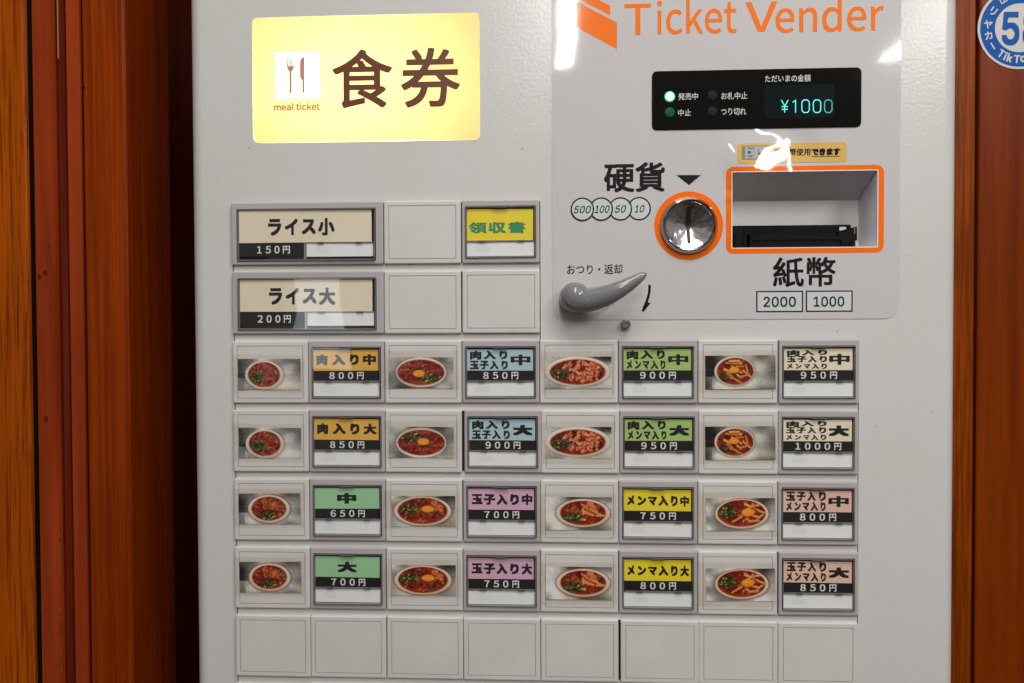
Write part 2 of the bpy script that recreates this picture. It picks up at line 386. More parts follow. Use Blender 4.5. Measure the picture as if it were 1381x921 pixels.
def rrect(x0, x1, z0, z1, r, n=4):
    out = []
    for cx, cz, a0 in ((x1-r, z1-r, 0), (x0+r, z1-r, 90), (x0+r, z0+r, 180), (x1-r, z0+r, 270)):
        for k in range(n+1):
            a = R(a0+90*k/n); out.append((cx+r*math.cos(a), cz+r*math.sin(a)))
    return out
def B(x0, y0, x1, y1, Y=0.0):
    """rectangle of the photograph -> (x0, x1, z0, z1) on the plane y = Y"""
    mx_, my = (x0+x1)/2, (y0+y1)/2
    return (at(x0, my, Y).x, at(x1, my, Y).x, at(mx_, y1, Y).z, at(mx_, y0, Y).z)
def XZ(px, py, Y=0.0):
    p = at(px, py, Y); return (p.x, p.z)

FONT = {}
def font(kind):
    if kind not in FONT:
        FONT[kind] = None
        if kind in ('cjk', 'inter'):
            try:
                FONT[kind] = bpy.data.fonts.load(os.path.join(bpy.utils.resource_path('LOCAL'), 'datafiles', 'fonts', {'cjk': 'Noto Sans CJK Regular.woff2', 'inter': 'Inter.woff2'}[kind]))
            except Exception: pass
    return FONT[kind]
_TG = {}; BK = .80
def text_geo(st, bold, kind, shear):
    key = (st, round(bold, 4), kind, shear)
    if key not in _TG:
        cu = bpy.data.curves.new('lettering', 'FONT'); cu.body = st; cu.size = 1; cu.resolution_u = 5; cu.shear = shear
        f = font(kind)
        if f: cu.font = f
        o = bpy.data.objects.new('lettering', cu); COL.objects.link(o)
        dg = bpy.context.evaluated_depsgraph_get(); me = bpy.data.meshes.new_from_object(o.evaluated_get(dg))
        v = np.array([(p.co.x, p.co.y) for p in me.vertices]) if len(me.vertices) else np.zeros((3, 2))
        fs = [tuple(p.vertices) for p in me.polygons]; n0 = len(v)
        d = np.zeros(n0)
        bold = bold*BK
        if bold > 0:                                  # heavier weight: the letter shifted round a small circle, each layer a hair lower
            vs, ds, ff = [v], [d], list(fs)
            for k, q_ in enumerate(((1,1),(1,-1),(-1,1),(-1,-1),(1,0),(-1,0),(0,1),(0,-1))):
                vs.append(v+np.array(q_)*bold); ds.append(d+(k+1)*.000004)
                ff += [tuple(i+n0*(k+1) for i in f_) for f_ in fs]
            v, d, fs = np.concatenate(vs), np.concatenate(ds), ff
        _TG[key] = (v, fs, d)
        bpy.data.objects.remove(o); bpy.data.curves.remove(cu); bpy.data.meshes.remove(me)
    return _TG[key]

# ------------------------------------------------------------------ the ticket machine: cabinet
PX = .055; Q = .04929070; H = .04433192; ZT = 1.25     # button pitch across, down, plate height, top of the fourth row
YP = -.003                                             # front of the plates
def cell(c, r, wd=1):
    x0 = (c-4)*PX + .0002; x1 = (c+wd-4)*PX - .0002; z1 = ZT-(r-3)*Q
    return x0, x1, z1-H, z1
XL, XR, RC = -.2515, .2880, .010
ZB, ZTOP = .05, 1.78
machine = empty('ticket_vending_machine', ((XL+XR)/2, .12, ZB))
tag(machine, 'white meal ticket vending machine with lit yellow sign and rows of ramen buttons', 'vending machine')

sb = B(340.3, 20, 647.3, 191); sign_box = sb
bill = B(987.5, 231.2, 1182.9, 333.3)
pl_l, pl_r, pl_mid = at(318.5, 600).x, at(1156.5, 600).x, at(727.5, 360).x
row_t, row_b = at(520, 276).z, .62
L_pan = [(pl_l, row_b), (pl_r, row_b), (pl_r, cell(0, 2)[3]-.003), (pl_mid, cell(0, 2)[3]-.003), (pl_mid, row_t), (pl_l, row_t)]
g = .0007
L_hole = [(pl_l-g, row_b-g), (pl_r+g, row_b-g), (pl_r+g, cell(0,2)[3]-.003+g), (pl_mid+g, cell(0,2)[3]-.003+g), (pl_mid+g, row_t+g), (pl_l-g, row_t+g)]
mb = MB()
outer = [(XL+RC, ZB), (XR-RC, ZB), (XR-RC, ZTOP), (XL+RC, ZTOP)]
sign_hole = rrect(sb[0], sb[1], sb[2], sb[3], .0042, 5); bill_hole = [(bill[0], bill[2]), (bill[1], bill[2]), (bill[1], bill[3]), (bill[0], bill[3])]
coin_c = XZ(928.5, 304.4); coin_h = circ(coin_c, .0168, 40)
mb.flat([outer, sign_hole, L_hole, bill_hole, coin_h], 0, paint)
mb.wall(sign_hole, 0, .004, paint); mb.wall(L_hole, 0, .006, black_m)
mb.flat([L_hole], .006, black_m)
prof = [(XL+RC, 0)]+[(XL+RC-RC*math.sin(R(a)), RC-RC*math.cos(R(a))) for a in range(6, 91, 6)]+[(XL, .26)]
prof2 = [(XR-RC, 0)]+[(XR-RC+RC*math.sin(R(a)), RC-RC*math.cos(R(a))) for a in range(6, 91, 6)]+[(XR, .26)]
for pf in (prof, prof2):
    n_ = len(pf); o_ = len(mb.v); k_ = mb.mi(paint)
    mb.v += [(p[0], p[1], ZB) for p in pf]+[(p[0], p[1], ZTOP) for p in pf]
    for i in range(n_-1): mb.f.append([o_+i, o_+i+1, o_+n_+i+1, o_+n_+i]); mb.m.append(k_)
mb.add([(XL,.26,ZB),(XR,.26,ZB),(XR,.26,ZTOP),(XL,.26,ZTOP)], [(0,1,2,3)], paint)
for z in (ZB, ZTOP): mb.add([(XL,.26,z),(XR,.26,z),(XR,RC,z),(XR-RC,0,z),(XL+RC,0,z),(XL,RC,z)], [(0,1,2,3,4,5)], paint)
speck_m = P_mat('grime_speck', (.06, .045, .03, 1), .7)
rs_ = random.Random(5)
for px_, py_ in ((640, 191), (703, 200.5), (335, 199), (1258, 556), (1180, 575), (291, 245), (268, 600), (1226, 345), (760, 447), (1130, 447), (985, 452), (282, 700), (1205, 800)):
    q_ = XZ(px_+rs_.uniform(-2, 2), py_); mb.disc(q_, rs_.uniform(.0002, .00042), -.00008, speck_m, 7)
cabinet = mb.build('cabinet', machine, smooth=20)

# button panel: light strips between dark beds for the rows
mb = MB()
mb.wall(L_pan, -.0004, .005, trimp)
def strip(x0, x1, z0, z1, m): mb.quad(x0, x1, z0, z1, -.0004, m)
for r in range(0, 8):
    c = cell(0, r); top, bot = c[3]-.0006, c[2]+.0008
    xr = pl_mid if r < 2 else pl_r
    if r == 0: top = row_t
    strip(pl_l, xr, bot, top, black_m)
    nb = cell(0, r+1)[3]-.0006
    if r < 7: strip(pl_l, xr, nb, bot, trimp)
    else: strip(pl_l, xr, row_b, bot, trimp)
# top edge of the wide part
strip(pl_mid, pl_r, cell(0,2)[3]-.0034, cell(0,2)[3]-.003, trimp)
bpanel = mb.build('button_panel', machine)

# ------------------------------------------------------------------ blank plates and menu buttons
DX = {(0,3): .0004, (1,3): .0004, (3,3): .0013, (3,4): .0009, (3,5): .0006, (3,6): .0004, (6,5): .0011, (6,6): .0006, (6,7): .0003, (5,7): .0005, (2,7): .0003, (4,3): .0004}
rj = random.Random(3)
def jit(c, r): return (DX.get((r, c), 0)+rj.uniform(-.0001, .0001), rj.uniform(-.0002, .0002), rj.uniform(-.0002, .0002))
x0, x1, z0, z1 = cell(0, 2)
mb = MB()
mb.loft(x0, x1, z0, z1, [(0, -.0006), (0, YP+.0008), (.0003, YP+.0002), (.0009, YP), (.0033, YP), (.0034, YP+.0004), (.00365, YP+.0004), (.00375, YP)],
        [plate_m, plate_m, plate_m, plate_m, groove_m, groove_m, groove_m], r=.0011, n=3, capm=plate_m)
plate0 = mb.build('blank_plate', machine, origin=((x0+x1)/2, YP, (z0+z1)/2)); plate0['group'] = 'blank plates of the button panel'
used = [False]
def blank(c, r):
    d = jit(c, r)
    off = ((c-0)*PX+d[0], d[1], -(r-2)*Q+d[2]*.6)
    if not used[0]:
        used[0] = True; plate0.location += Vector(off); plate0_base = POS[plate0.name].copy(); POS['plate_base'] = plate0_base; POS[plate0.name] = plate0_base+Vector(off); o = plate0
    else:
        o = plate0.copy(); COL.objects.link(o); place(o, POS['plate_base']+Vector(off), machine)
    o.rotation_euler = (rj.uniform(-.002, .002), rj.uniform(-.0022, .0022), rj.uniform(-.003, .003))
    return o

def make_housing(wd):
    x0, x1, z0, z1 = cell(0, 2, wd); W_ = x1-x0; Hh = z1-z0
    mL, mR, mT, mB_ = (.0022, .0024, .0042, .0032)
    if wd == 2: mL, mR, mT, mB_ = .0040, .0052, .0044, .0024
    wx0, wx1, wz0, wz1 = x0+mL, x1-mR, z0+mB_, z1-mT
    m = MB()
    rings = [(0, -.0006), (0, YP+.0008), (.0003, YP+.0002), (.0009, YP)]
    m.loft(x0, x1, z0, z1, rings, hous_m, r=.0011, n=3, cap=False)
    o_ = rrect(x0+.0009, x1-.0009, z0+.0009, z1-.0009, .0003, 3); i_ = rrect(wx0, wx1, wz0, wz1, .0007, 3)
    m.flat([o_, i_], YP, hous_m); m.wall(i_, YP, -.0005, well_m); m.flat([i_], -.0005, well_m)
    ho = m.build('menu_button', machine, origin=((x0+x1)/2, YP, (z0+z1)/2))
    # clear cover: rim of thick clear plastic, a thin pane, the bar across with its two tabs
    m = MB(); e = .0003
    a0, a1, b0, b1 = wx0+e, wx1-e, wz0+e, wz1-e
    m.loft(a0, a1, b0, b1, [(0, -.0008), (0, YP-.0006), (.0002, YP-.0010), (.0005, YP-.0010), (.0008, YP-.0004), (.0012, YP+.0008)],
           [rim_m, rim_m, rim2_m, rim_m, rim2_m], r=.0008, n=3, cap=False)
    m.flat([rrect(a0+.0006, a1-.0006, b0+.0006, b1-.0006, .0004, 3)], YP-.0008, cover_m)
    cx, w_ = (a0+a1)/2, a1-a0
    if wd == 1:
        zb = z1-.652*Hh
        m.box(a0+.0014, a1-.0014, -.0030, -.0014, zb-.0005, zb+.0005, rim2_m)
        for t in (.19, .74): m.box(a0+w_*t, a0+w_*(t+.094), -.0034, -.0024, zb-.0008, zb+.0004, tab_m)
        m.box(cx-.005, cx+.005, YP-.0016, YP-.0002, b1-.0012, b1-.0002, tab_m)
    else:
        zb = z1-(404-62)/530*Hh; xm = x0+(669-38)/(1330-38)*W_
        m.box(xm-.0008, xm+.0008, -.0028, -.0014, b0+.001, zb, rim2_m)
        m.box(xm, a1-.0012, -.0028, -.0014, zb-.0003, zb+.0003, rim2_m)
        for t in (.57, .822): m.box(x0+W_*t, x0+W_*(t+.043), -.0034, -.0024, zb-.0006, zb+.0003, tab_m)
    co = m.build('clear_cover', ho)
    # white strip that lights up when sold out, with its faint ghost marks
    m = MB()
    if wd == 1: s0, s1, t0, t1 = x0+.058*W_, x0+.926*W_, z1-.888*Hh, z1-.668*Hh
    else: s0, s1, t0, t1 = x0+(680-38)/1292*W_, x0+(1244-38)/1292*W_, z1-(524-62)/530*Hh, z1-(408-62)/530*Hh
    m.box(s0, s1, -.0022, -.0018, t0, t1, stat_m)
    sw, sh = s1-s0, t1-t0
    m.quad(s0+.14*sw, s0+.34*sw, t0+.3*sh, t0+.72*sh, -.00228, ghost_m)
    for d in (1, -1): m.stroke([(s0+.76*sw, t0+sh*(.5-.26*d)), (s0+.85*sw, t0+sh*(.5+.26*d))], .00016, -.00228-.00002*d, ghost_m)
    so = m.build('status_strip', ho)
    return ho, co, so
proto = {1: make_housing(1), 2: make_housing(2)}; first = {1: True, 2: True}

PAPER = {}
def paper(col):
    if col not in PAPER:
        PAPER[col] = mottle(P_mat('card_%s' % col[0], col[1], .45, bump=[(90, .00008, 1)]), 40, .05)
    return PAPER[col]
CR = ('cream', (.86, .765, .585, 1)); CR2 = ('ivory', (.90, .80, .60, 1)); YL = ('yellow', (.92, .73, .03, 1)); OR = ('orange', (.84, .47, .075, 1)); BL = ('pale_blue', (.46, .65, .70, 1))
GR = ('leaf_green', (.42, .60, .19, 1)); MG = ('mint_green', (.36, .65, .37, 1)); PK = ('pink', (.74, .44, .60, 1)); SA = ('salmon', (.86, .56, .44, 1))
green_ink = P_mat('green_ink', (.03, .27, .12, 1), .5)

def menu_button(c, r, wd, col, lines, price, desc, ink=None):
    """lines = [(text, u0, u1, v0, v1, bold)] inside the name card, v down"""
    ho, co, so = proto[wd]; d = jit(c, r)
    off = Vector((c*PX+d[0], d[1], -(r-2)*Q+d[2]*.6))
    if first[wd]:
        first[wd] = False; base = POS[ho.name].copy(); POS['base%d' % wd] = (base, POS[co.name].copy(), POS[so.name].copy())
        h = ho; place(h, base+off, machine); cover, stat = co, so
    else:
        base, cb, sb_ = POS['base%d' % wd]
        h = ho.copy(); COL.objects.link(h); place(h, base+off, machine)
        cover = co.copy(); COL.objects.link(cover); place(cover, cb+off, h)
        stat = so.copy(); COL.objects.link(stat); place(stat, sb_+off, h)
    h['label'] = desc; h['group'] = 'menu buttons of the ticket machine'
    h.rotation_euler = (rj.uniform(-.002, .002), rj.uniform(-.0022, .0022), rj.uniform(-.003, .003))
    cover.rotation_euler = (rj.uniform(-.012, .008), rj.uniform(-.003, .003), rj.uniform(-.012, .012))
    x0, x1, z0, z1 = cell(c, r, wd); x0 += off.x-c*PX; x1 += off.x-c*PX; W_ = x1-x0; Hh = z1-z0
    if wd == 1:
        vb = .481 if price else .655
        n0, n1, nt_, nb = x0+.068*W_, x0+.918*W_, z1-.146*Hh, z1-vb*Hh
        p0, p1, pt, pb = n0+.0001, n1-.0002, nb, z1-.638*Hh
    else:
        n0, n1, nt_, nb = x0+(105-38)/1292*W_, x0+(1232-38)/1292*W_, z1-(130-62)/530*Hh, z1-(403-62)/530*Hh
        p0, p1, pt, pb = n0, x0+(658-38)/1292*W_, nb-.0002, z1-(520-62)/530*Hh
    m = MB(); m.box(n0, n1, -.0024, -.0020, nb, nt_, paper(col)); cw, ch = n1-n0, nt_-nb
    for (tx, u0, u1, v0, v1, bo) in lines:
        m.text(tx, (n0+u0*cw, n0+u1*cw, nt_-v1*ch, nt_-v0*ch), -.00245, ink or inkm, bo)
    k = m.build('name_card', h); k.rotation_euler = (0, rj.uniform(-.006, .008), 0)
    if price:
        m = MB(); m.box(p0, p1, -.00238, -.0019, pb, pt, pricem)
        ch = pt-pb; n_ = len(price); 
        sp = .1222*W_ if wd == 1 else (.0585*W_); cx = p0+(p1-p0)*(.5 if wd == 1 else .515)
        for i, g_ in enumerate(price+'円'):
            px_ = cx+(i-n_/2)*sp
            if g_ == '円': m.glyph(g_, px_+.0004, (pt+pb)/2-.01*ch, ch*(.74 if wd == 1 else .58), -.00243, whitei, .010, wk=.95)
            else: m.glyph(g_, px_, (pt+pb)/2, ch*(.70 if wd == 1 else .56), -.00243, whitei, .007, wk=1.25 if wd == 1 else 1.1)
        k2 = m.build('price_card', h); k2.rotation_euler = (0, k.rotation_euler.y*.5, 0)
    return h

NB = .026
CHU2 = ('中', .660, .960, .24, .755, .02); DAI2 = ('大', .660, .960, .26, .76, .035)
A1 = [('肉', .045, .215, .21, .73, NB), ('入', .285, .49, .21, .73, NB), ('り', .56, .70, .21, .73, NB), ('中', .765, .966, .21, .73, NB)]
def big4(last): return A1[:3]+[(last,)+A1[3][1:]]
def two(a, b, last):
    out = []
    l1 = {'肉入り': [('肉', .04, .215, .06, .48), ('入', .25, .435, .06, .46), ('り', .49, .61, .06, .46)],
          '玉子入り': [('玉', .038, .175, .04, .47), ('子', .195, .325, .04, .47), ('入', .35, .475, .04, .47), ('り', .52, .625, .04, .47)]}
    l2 = {'玉子入り': [('玉', .038, .175, .53, .94), ('子', .19, .325, .53, .94), ('入', .345, .475, .53, .94), ('り', .52, .615, .53, .94)],
          'メンマ入り': [('メ', .04, .125, .53, .93), ('ン', .165, .255, .54, .93), ('マ', .28, .38, .56, .93), ('入', .40, .51, .53, .94), ('り', .545, .62, .53, .94)]}
    for q in l1[a]+l2[b]: out.append(q+(.024,))
    return out+[last]
def three(last):
    o = [('肉', .04, .225, .06, .35), ('入', .26, .44, .06, .30), ('り', .50, .63, .06, .30),
         ('玉', .038, .17, .34, .63), ('子', .19, .325, .34, .63), ('入', .35, .475, .34, .63), ('り', .52, .625, .34, .63),
         ('メ', .04, .125, .69, .93), ('ン', .165, .255, .71, .93), ('マ', .29, .38, .72, .93), ('入', .405, .51, .69, .94), ('り', .545, .625, .69, .94)]
    return [q+(.022,) for q in o]+[last]
def single(last): return [(last, .344, .645, .25, .76, .03)]
def tama(last): return [('玉', .05, .215, .25, .74, NB), ('子', .235, .41, .25, .76, NB), ('入', .43, .595, .25, .76, NB), ('り', .64, .77, .25, .76, NB), (last, .815, .975, .235, .765, NB)]
def menma(last): return [('メ', .045, .155, .27, .73, NB), ('ン', .20, .33, .30, .74, NB), ('マ', .36, .49, .33, .74, NB), ('入', .515, .66, .27, .75, NB), ('り', .70, .80, .27, .76, NB), (last, .84, .97, .27, .77, NB)]
def rice(last): return [('ラ', .22, .32, .26, .78, .02), ('イ', .348, .445, .26, .77, .02), ('ス', .475, .58, .28, .75, .02), (last, .598, .722, .25, .79, .02)]

menu_button(0, 0, 2, CR, rice('小'), '150', 'wide cream button for small rice at 150 yen')
menu_button(0, 1, 2, CR, rice('大'), '200', 'wide cream button for large rice at 200 yen')
menu_button(3, 0, 1, YL, [('領', .025, .30, .40, .75, .014), ('収', .325, .59, .40, .75, .018), ('書', .62, .885, .39, .75, .012)], None, 'yellow button with green writing for a receipt', green_ink)
menu_button(1, 2, 1, OR, big4('中'), '800', 'orange button for medium ramen with meat at 800 yen')
menu_button(1, 3, 1, OR, big4('大'), '850', 'orange button for large ramen with meat at 850 yen')
menu_button(3, 2, 1, BL, two('肉入り', '玉子入り', CHU2), '850', 'pale blue button at 850 yen')
menu_button(3, 3, 1, BL, two('肉入り', '玉子入り', DAI2), '900', 'pale blue button at 900 yen')
menu_button(5, 2, 1, GR, two('肉入り', 'メンマ入り', CHU2), '900', 'leaf green button at 900 yen')
menu_button(5, 3, 1, GR, two('肉入り', 'メンマ入り', DAI2), '950', 'leaf green button at 950 yen')
menu_button(7, 2, 1, CR2, three(CHU2), '950', 'ivory button at 950 yen')
menu_button(7, 3, 1, CR2, three(DAI2), '1000', 'ivory button at 1000 yen')
menu_button(1, 4, 1, MG, single('中'), '650', 'mint green button at 650 yen')
menu_button(1, 5, 1, MG, single('大'), '700', 'mint green button at 700 yen')
menu_button(3, 4, 1, PK, tama('中'), '700', 'pink button at 700 yen')
menu_button(3, 5, 1, PK, tama('大'), '750', 'pink button at 750 yen')
menu_button(5, 4, 1, YL, menma('中'), '750', 'bright yellow button at 750 yen')
menu_button(5, 5, 1, YL, menma('大'), '800', 'bright yellow button at 800 yen')
menu_button(7, 4, 1, SA, two('玉子入り', 'メンマ入り', CHU2), '800', 'salmon button at 800 yen')
menu_button(7, 5, 1, SA, two('玉子入り', 'メンマ入り', DAI2), '850', 'salmon button at 850 yen')

plates = {}
for r, cols in ((0, [2]), (1, [2, 3]), (2, [0, 2, 4, 6]), (3, [0, 2, 4, 6]), (4, [0, 2, 4, 6]), (5, [0, 2, 4, 6]), (6, range(8)), (7, range(8))):
    for c in cols: plates[(r, c)] = blank(c, r)

# ------------------------------------------------------------------ lit sign in its light box
mb = MB()
sx0, sx1, sz0, sz1 = sb; e = .0003; ys = .0002
wsq = B(370.5, 69.5, 431.2, 132.4); wl = [(wsq[0], wsq[2]), (wsq[1], wsq[2]), (wsq[1], wsq[3]), (wsq[0], wsq[3])]
so_ = rrect(sx0+e, sx1-e, sz0+e, sz1-e, .0040, 5)
mb.flat([so_, wl], ys, sign_y); mb.flat([wl], ys, sign_w)
sign = mb.build('lit_sign', machine)
mb = MB(); d_ = .060
for lp in (rrect(sx0-.001, sx1+.001, sz0-.001, sz1+.001, .004, 3),): mb.wall(lp, .0022, d_, lightbox_m); mb.flat([lp], d_, lightbox_m)
mb.build('light_box', sign)
mb = MB()
mb.text('食', B(448.3, 66.6, 529.1, 145.7), -.0001, sign_k, .006); mb.text('券', B(540.7, 64.3, 620.4, 144.8), -.0001, sign_k, .006)
mb.text('meal ticket', B(369.2, 138.6, 431.5, 149.0), -.0001, sign_t, .012)
mb.build('sign_lettering', sign)
mb = MB()
fz = lambda x, y: XZ(365+x/9.7, 60+y/9.7)
yk = -.0001
left = [(216,165),(210,210),(207,260),(212,300),(225,330),(244,352)]; right = [(274,352),(294,330),(306,300),(312,260),(308,210),(306,165)]
mb.poly([fz(*p) for p in [(214,282),(216,305),(226,330),(244,352),(246,638),(276,638),(275,352),(294,330),(305,305),(308,282)]], yk, sign_b)
for a, b_, c_, d2 in ((213,216,224,218),(240,243,250,247),(271,274,282,277)): mb.poly([fz(a-3,283), fz(a-2,163), fz(b_+6,163), fz(c_+3,283)], yk-.00005, sign_b)
mb.poly([fz(299,283), fz(303,163), fz(308,163), fz(312,260), fz(309,283)], yk-.00005, sign_b)
mb.poly([fz(*p) for p in [(442,163),(425,164),(405,178),(388,205),(384,230),(383,420),(390,440),(414,466),(416,636),(442,636)]], yk, sign_b)
mb.build('fork_and_knife_icon', sign)
lamp = area('sign_lamp', ((sx0+sx1)/2-.010, .034, (sz0+sz1)/2-.002), (.112, .044), (R(90), 0, 0), .185, (1, .94, .82))

# ------------------------------------------------------------------ printed glossy sheet of the money side
mb = MB(); ysh = -.0004
so0, so1, sbot = at(744.6, 220).x, at(1214, 220).x, at(980, 430.5).z
rr_ = .0105
lp = [(so0, 1.70), (so0, sbot+rr_)]+[(so0+rr_-rr_*math.cos(R(a)), sbot+rr_-rr_*math.sin(R(a))) for a in range(10, 91, 10)] \
   + [(so1-rr_+rr_*math.sin(R(a)), sbot+rr_-rr_*math.cos(R(a))) for a in range(0, 91, 10)]+[(so1, 1.70)]
bo = B(987.5, 231.2, 1182.9, 333.3); bh = [(bo[0], bo[2]), (bo[1], bo[2]), (bo[1], bo[3]), (bo[0], bo[3])]
mb.flat([lp, bh, circ(coin_c, .0168, 40)], ysh, sheet_m); mb.wall(lp, ysh, 0.0, sheet_m)
y1 = ysh-.0001; y2 = ysh-.0002; y3 = ysh-.0003
# orange ring round the bill slot, white cut edge
oo = B(978.8, 223.6, 1191.7, 341.4)
mb.flat([rrect(oo[0], oo[1], oo[2], oo[3], .0052, 6), rrect(bo[0]-.0006, bo[1]+.0006, bo[2]-.0006, bo[3]+.0006, .0004, 2)], y1, s_orange)
mb.flat([rrect(bo[0]-.0006, bo[1]+.0006, bo[2]-.0006, bo[3]+.0006, .0004, 2), bh], y1, s_edge)
mb.wall(bh, y1, .0015, s_edge)
cc = XZ(928.5, 304.4); RPX = (at(975, 304).x-at(882, 304).x)/2
mb.ring(cc, .0150, RPX, y1, s_orange, 72)
# emblem and words
for q in ([(777.6, 2.2), (777.6, 36.9), (832, 66.3), (832, 30.7)], [(777.6, -15.7), (777.6, -2.7), (822.9, 21), (822.9, 8)]):
    mb.poly([XZ(*p) for p in q], y1, s_logo)
mb.text('T', B(842.4, 5.4, 878, 47.2), y1, s_logo, .003); mb.text('icket', B(886.0, -1.5, 993.5, 46.0), y1, s_logo, .003)
mb.text('V', B(1005.0, 2.6, 1048, 42.8), y1, s_logo, .003); mb.text('ender', B(1045.5, -4.0, 1191.4, 43.4), y1, s_logo, .003)
mb.text('硬貨', B(814.4, 219.2, 896.6, 259.1), y1, s_black, .010)
mb.poly([XZ(912, 236.2), XZ(945.3, 236.2), XZ(929, 249.8)], y1, s_black)
mb.text('紙幣', B(1042.3, 346.7, 1126.7, 386.9), y1, s_black, .007)
mb.text('おつり・返却', B(764.7, 356.4, 839.3, 369.9), y1, s_black, .004)
for k, (cx, cy, s_, bx) in enumerate(((861.9, 281.5, '10', (855.6, 276.6, 868.9, 286.7)), (836.6, 281.8, '50', (829.2, 277, 844.2, 287.1)), (810.8, 282.1, '100', (801.7, 277.2, 821.8, 287.4)), (785.3, 282.4, '500', (773.9, 277.8, 796.9, 287.9)))):
    c_ = XZ(cx, cy); r_ = at(cx+15.9, cy).x-c_[0]; yy = y1-.00009*k
    mb.disc(c_, r_-.0006, yy, s_blue, 40); mb.ring(c_, r_-.0010, r_, yy-.00003, s_black, 48)
    mb.text(s_, B(*bx), yy-.00005, s_black, .010, 'inter', .28)
for s_, b0, b1 in (('2000', (1019.6, 392.3, 1082.8, 421), (1029.4, 400, 1073.1, 413.9)), ('1000', (1086.5, 391.8, 1149.6, 420.5), (1097, 399.7, 1138.3, 413.5))):
    q = B(*b0); t_ = .0009; i_ = rrect(q[0]+t_, q[1]-t_, q[2]+t_, q[3]-t_, .0001, 1)
    mb.flat([rrect(*q, .0001, 1), i_], y1, s_black); mb.flat([i_], y1, s_blue); mb.text(s_, B(*b1), y2, s_black, .012, 'inter')
# hand drawn arrow by the lever
pz = lambda x, y: XZ(740+x/8.375, 350+y/8.375)
mb.stroke([pz(*p) for p in [(1138,285),(1139,320),(1134,370),(1124,420),(1110,465),(1090,510),(1062,585)]], .0018, y1, s_black)
mb.poly([pz(1112,486), pz(1152,487), pz(1072,588), pz(1050,578)], y2, s_black)
sheet = mb.build('printed_sheet', machine)

# dirty spot round the lever: thin raised collar
# ------------------------------------------------------------------ display
mb = MB(); q = B(879, 94, 1161, 173.6); yd = -.0012
mb.loft(*q, [(0, -.0004), (0, yd+.0002), (.0003, yd)], disp_m, r=.0034, n=5)
dw = B(1031, 114, 1125, 159, yd); mb.flat([rrect(*dw, .0005, 2)], yd-.00004, dwin_m)
for s_, bx in (('発売中', (914.5, 125.4, 941.3, 134.7)), ('中止', (914.5, 147.4, 932, 156.5)), ('お札中止', (972.5, 124.3, 1008, 133.9)), ('つり切れ', (972.5, 145.6, 1006.2, 155.2)), ('ただいまの金額', (1031.6, 100.8, 1093.3, 110.4))):
    mb.text(s_, B(*bx, yd), yd-.00008, dtext_m, .004)
display = mb.build('display_panel', machine)
for nm, px_, py_, rpx, ms in (('lit', 903.2, 130.4, 7.4, (led_ring, led_on)), ('dim', 903.2, 151.7, 6.9, (led_dim, led_dim)), ('off', 960.6, 129.1, 6.9, (led_off, led_off)), ('off', 960.8, 150.6, 6.9, (led_off, led_off))):
    c_ = XZ(px_, py_, yd); r_ = at(px_+rpx, py_, yd).x-c_[0]; m = MB()
    m.lathe(c_, [(r_, yd-.0001), (r_*.93, yd-.0004), (r_*.80, yd-.0006), (r_*.4, yd-.0008), (.00005, yd-.00085)], 32, [ms[0], ms[0], ms[1], ms[1]])
    o = m.build('indicator_light', display, smooth=40)
    if nm == 'lit': o['label'] = 'indicator light glowing bright green'
    if nm == 'dim': o['label'] = 'dull dark green indicator light'
m = MB(); yv = yd-.0001; dz = lambda x, y: XZ(870+x/4.603, 85+y/4.603, yd)
sw = .00062
def seg(pts, mt): m.stroke([dz(*p) for p in pts], sw, yv, mt)
seg([(846,229),(857,250),(866,266)], vfd); seg([(888,229),(877,250),(866,266)], vfd); seg([(866,264),(866,308)], vfd); seg([(847,270),(886,270)], vfd); seg([(847,287),(886,287)], vfd)
seg([(915,243),(928,237),(934,229)], vfd); seg([(934,227),(934,308)], vfd)
for x_, mt in ((996, vfd), (1067, vfd), (1137, vfd_dim)):
    a_, b_ = 23, 12
    pts = [(x_-b_,229),(x_+b_,229),(x_+a_,243),(x_+a_,293),(x_+b_,307),(x_-b_,307),(x_-a_,293),(x_-a_,243),(x_-b_,229)]
    for k in range(8): seg([pts[k], pts[k+1]], mt)
m.build('amount_digits', display)

# ------------------------------------------------------------------ coin slot
c_ = cc; k_ = RPX/46.5
R0, R1, R2 = 38.4*k_, 34.6*k_, 32.6*k_
dish = lambda r: -.0042+.0075*(1-min(r/R2, 1))**.92
mb = MB()
mb.lathe(c_, [(R0, -.0004), (R0, -.0022), (R0-.0007, -.0034), (R1+.0004, -.0048), (R1-.0003, -.0052), (R2, -.0049)], 72, chrome2)
mb.lathe(c_, [(R2, -.0049), (R2-.0002, -.0044)]+[(R2*f, dish(R2*f)) for f in (.96, .85, .7, .55, .4, .28, .18, .1, .04, .004)], 72, chrome)
coin = mb.build('coin_slot', machine, smooth=50)
mb = MB(); n_ = 14; hw = .0012; zh = 24.0*k_
for i in range(n_):
    za, zb_ = -zh+2*zh*i/n_, -zh+2*zh*(i+1)/n_
    for (w0, w1, dy, mt) in ((-hw, hw, -.0006, black_m), (-hw-.0005, -hw, -.0003, chrome2), (hw, hw+.0005, -.0003, chrome2)):
        ya, yb = dish(math.hypot(za, hw))+dy, dish(math.hypot(zb_, hw))+dy
        mb.add([(c_[0]+w0, ya, c_[1]+za), (c_[0]+w1, ya, c_[1]+za), (c_[0]+w1, yb, c_[1]+zb_), (c_[0]+w0, yb, c_[1]+zb_)], [(0,1,2,3)], mt)
mb.build('slit', coin)

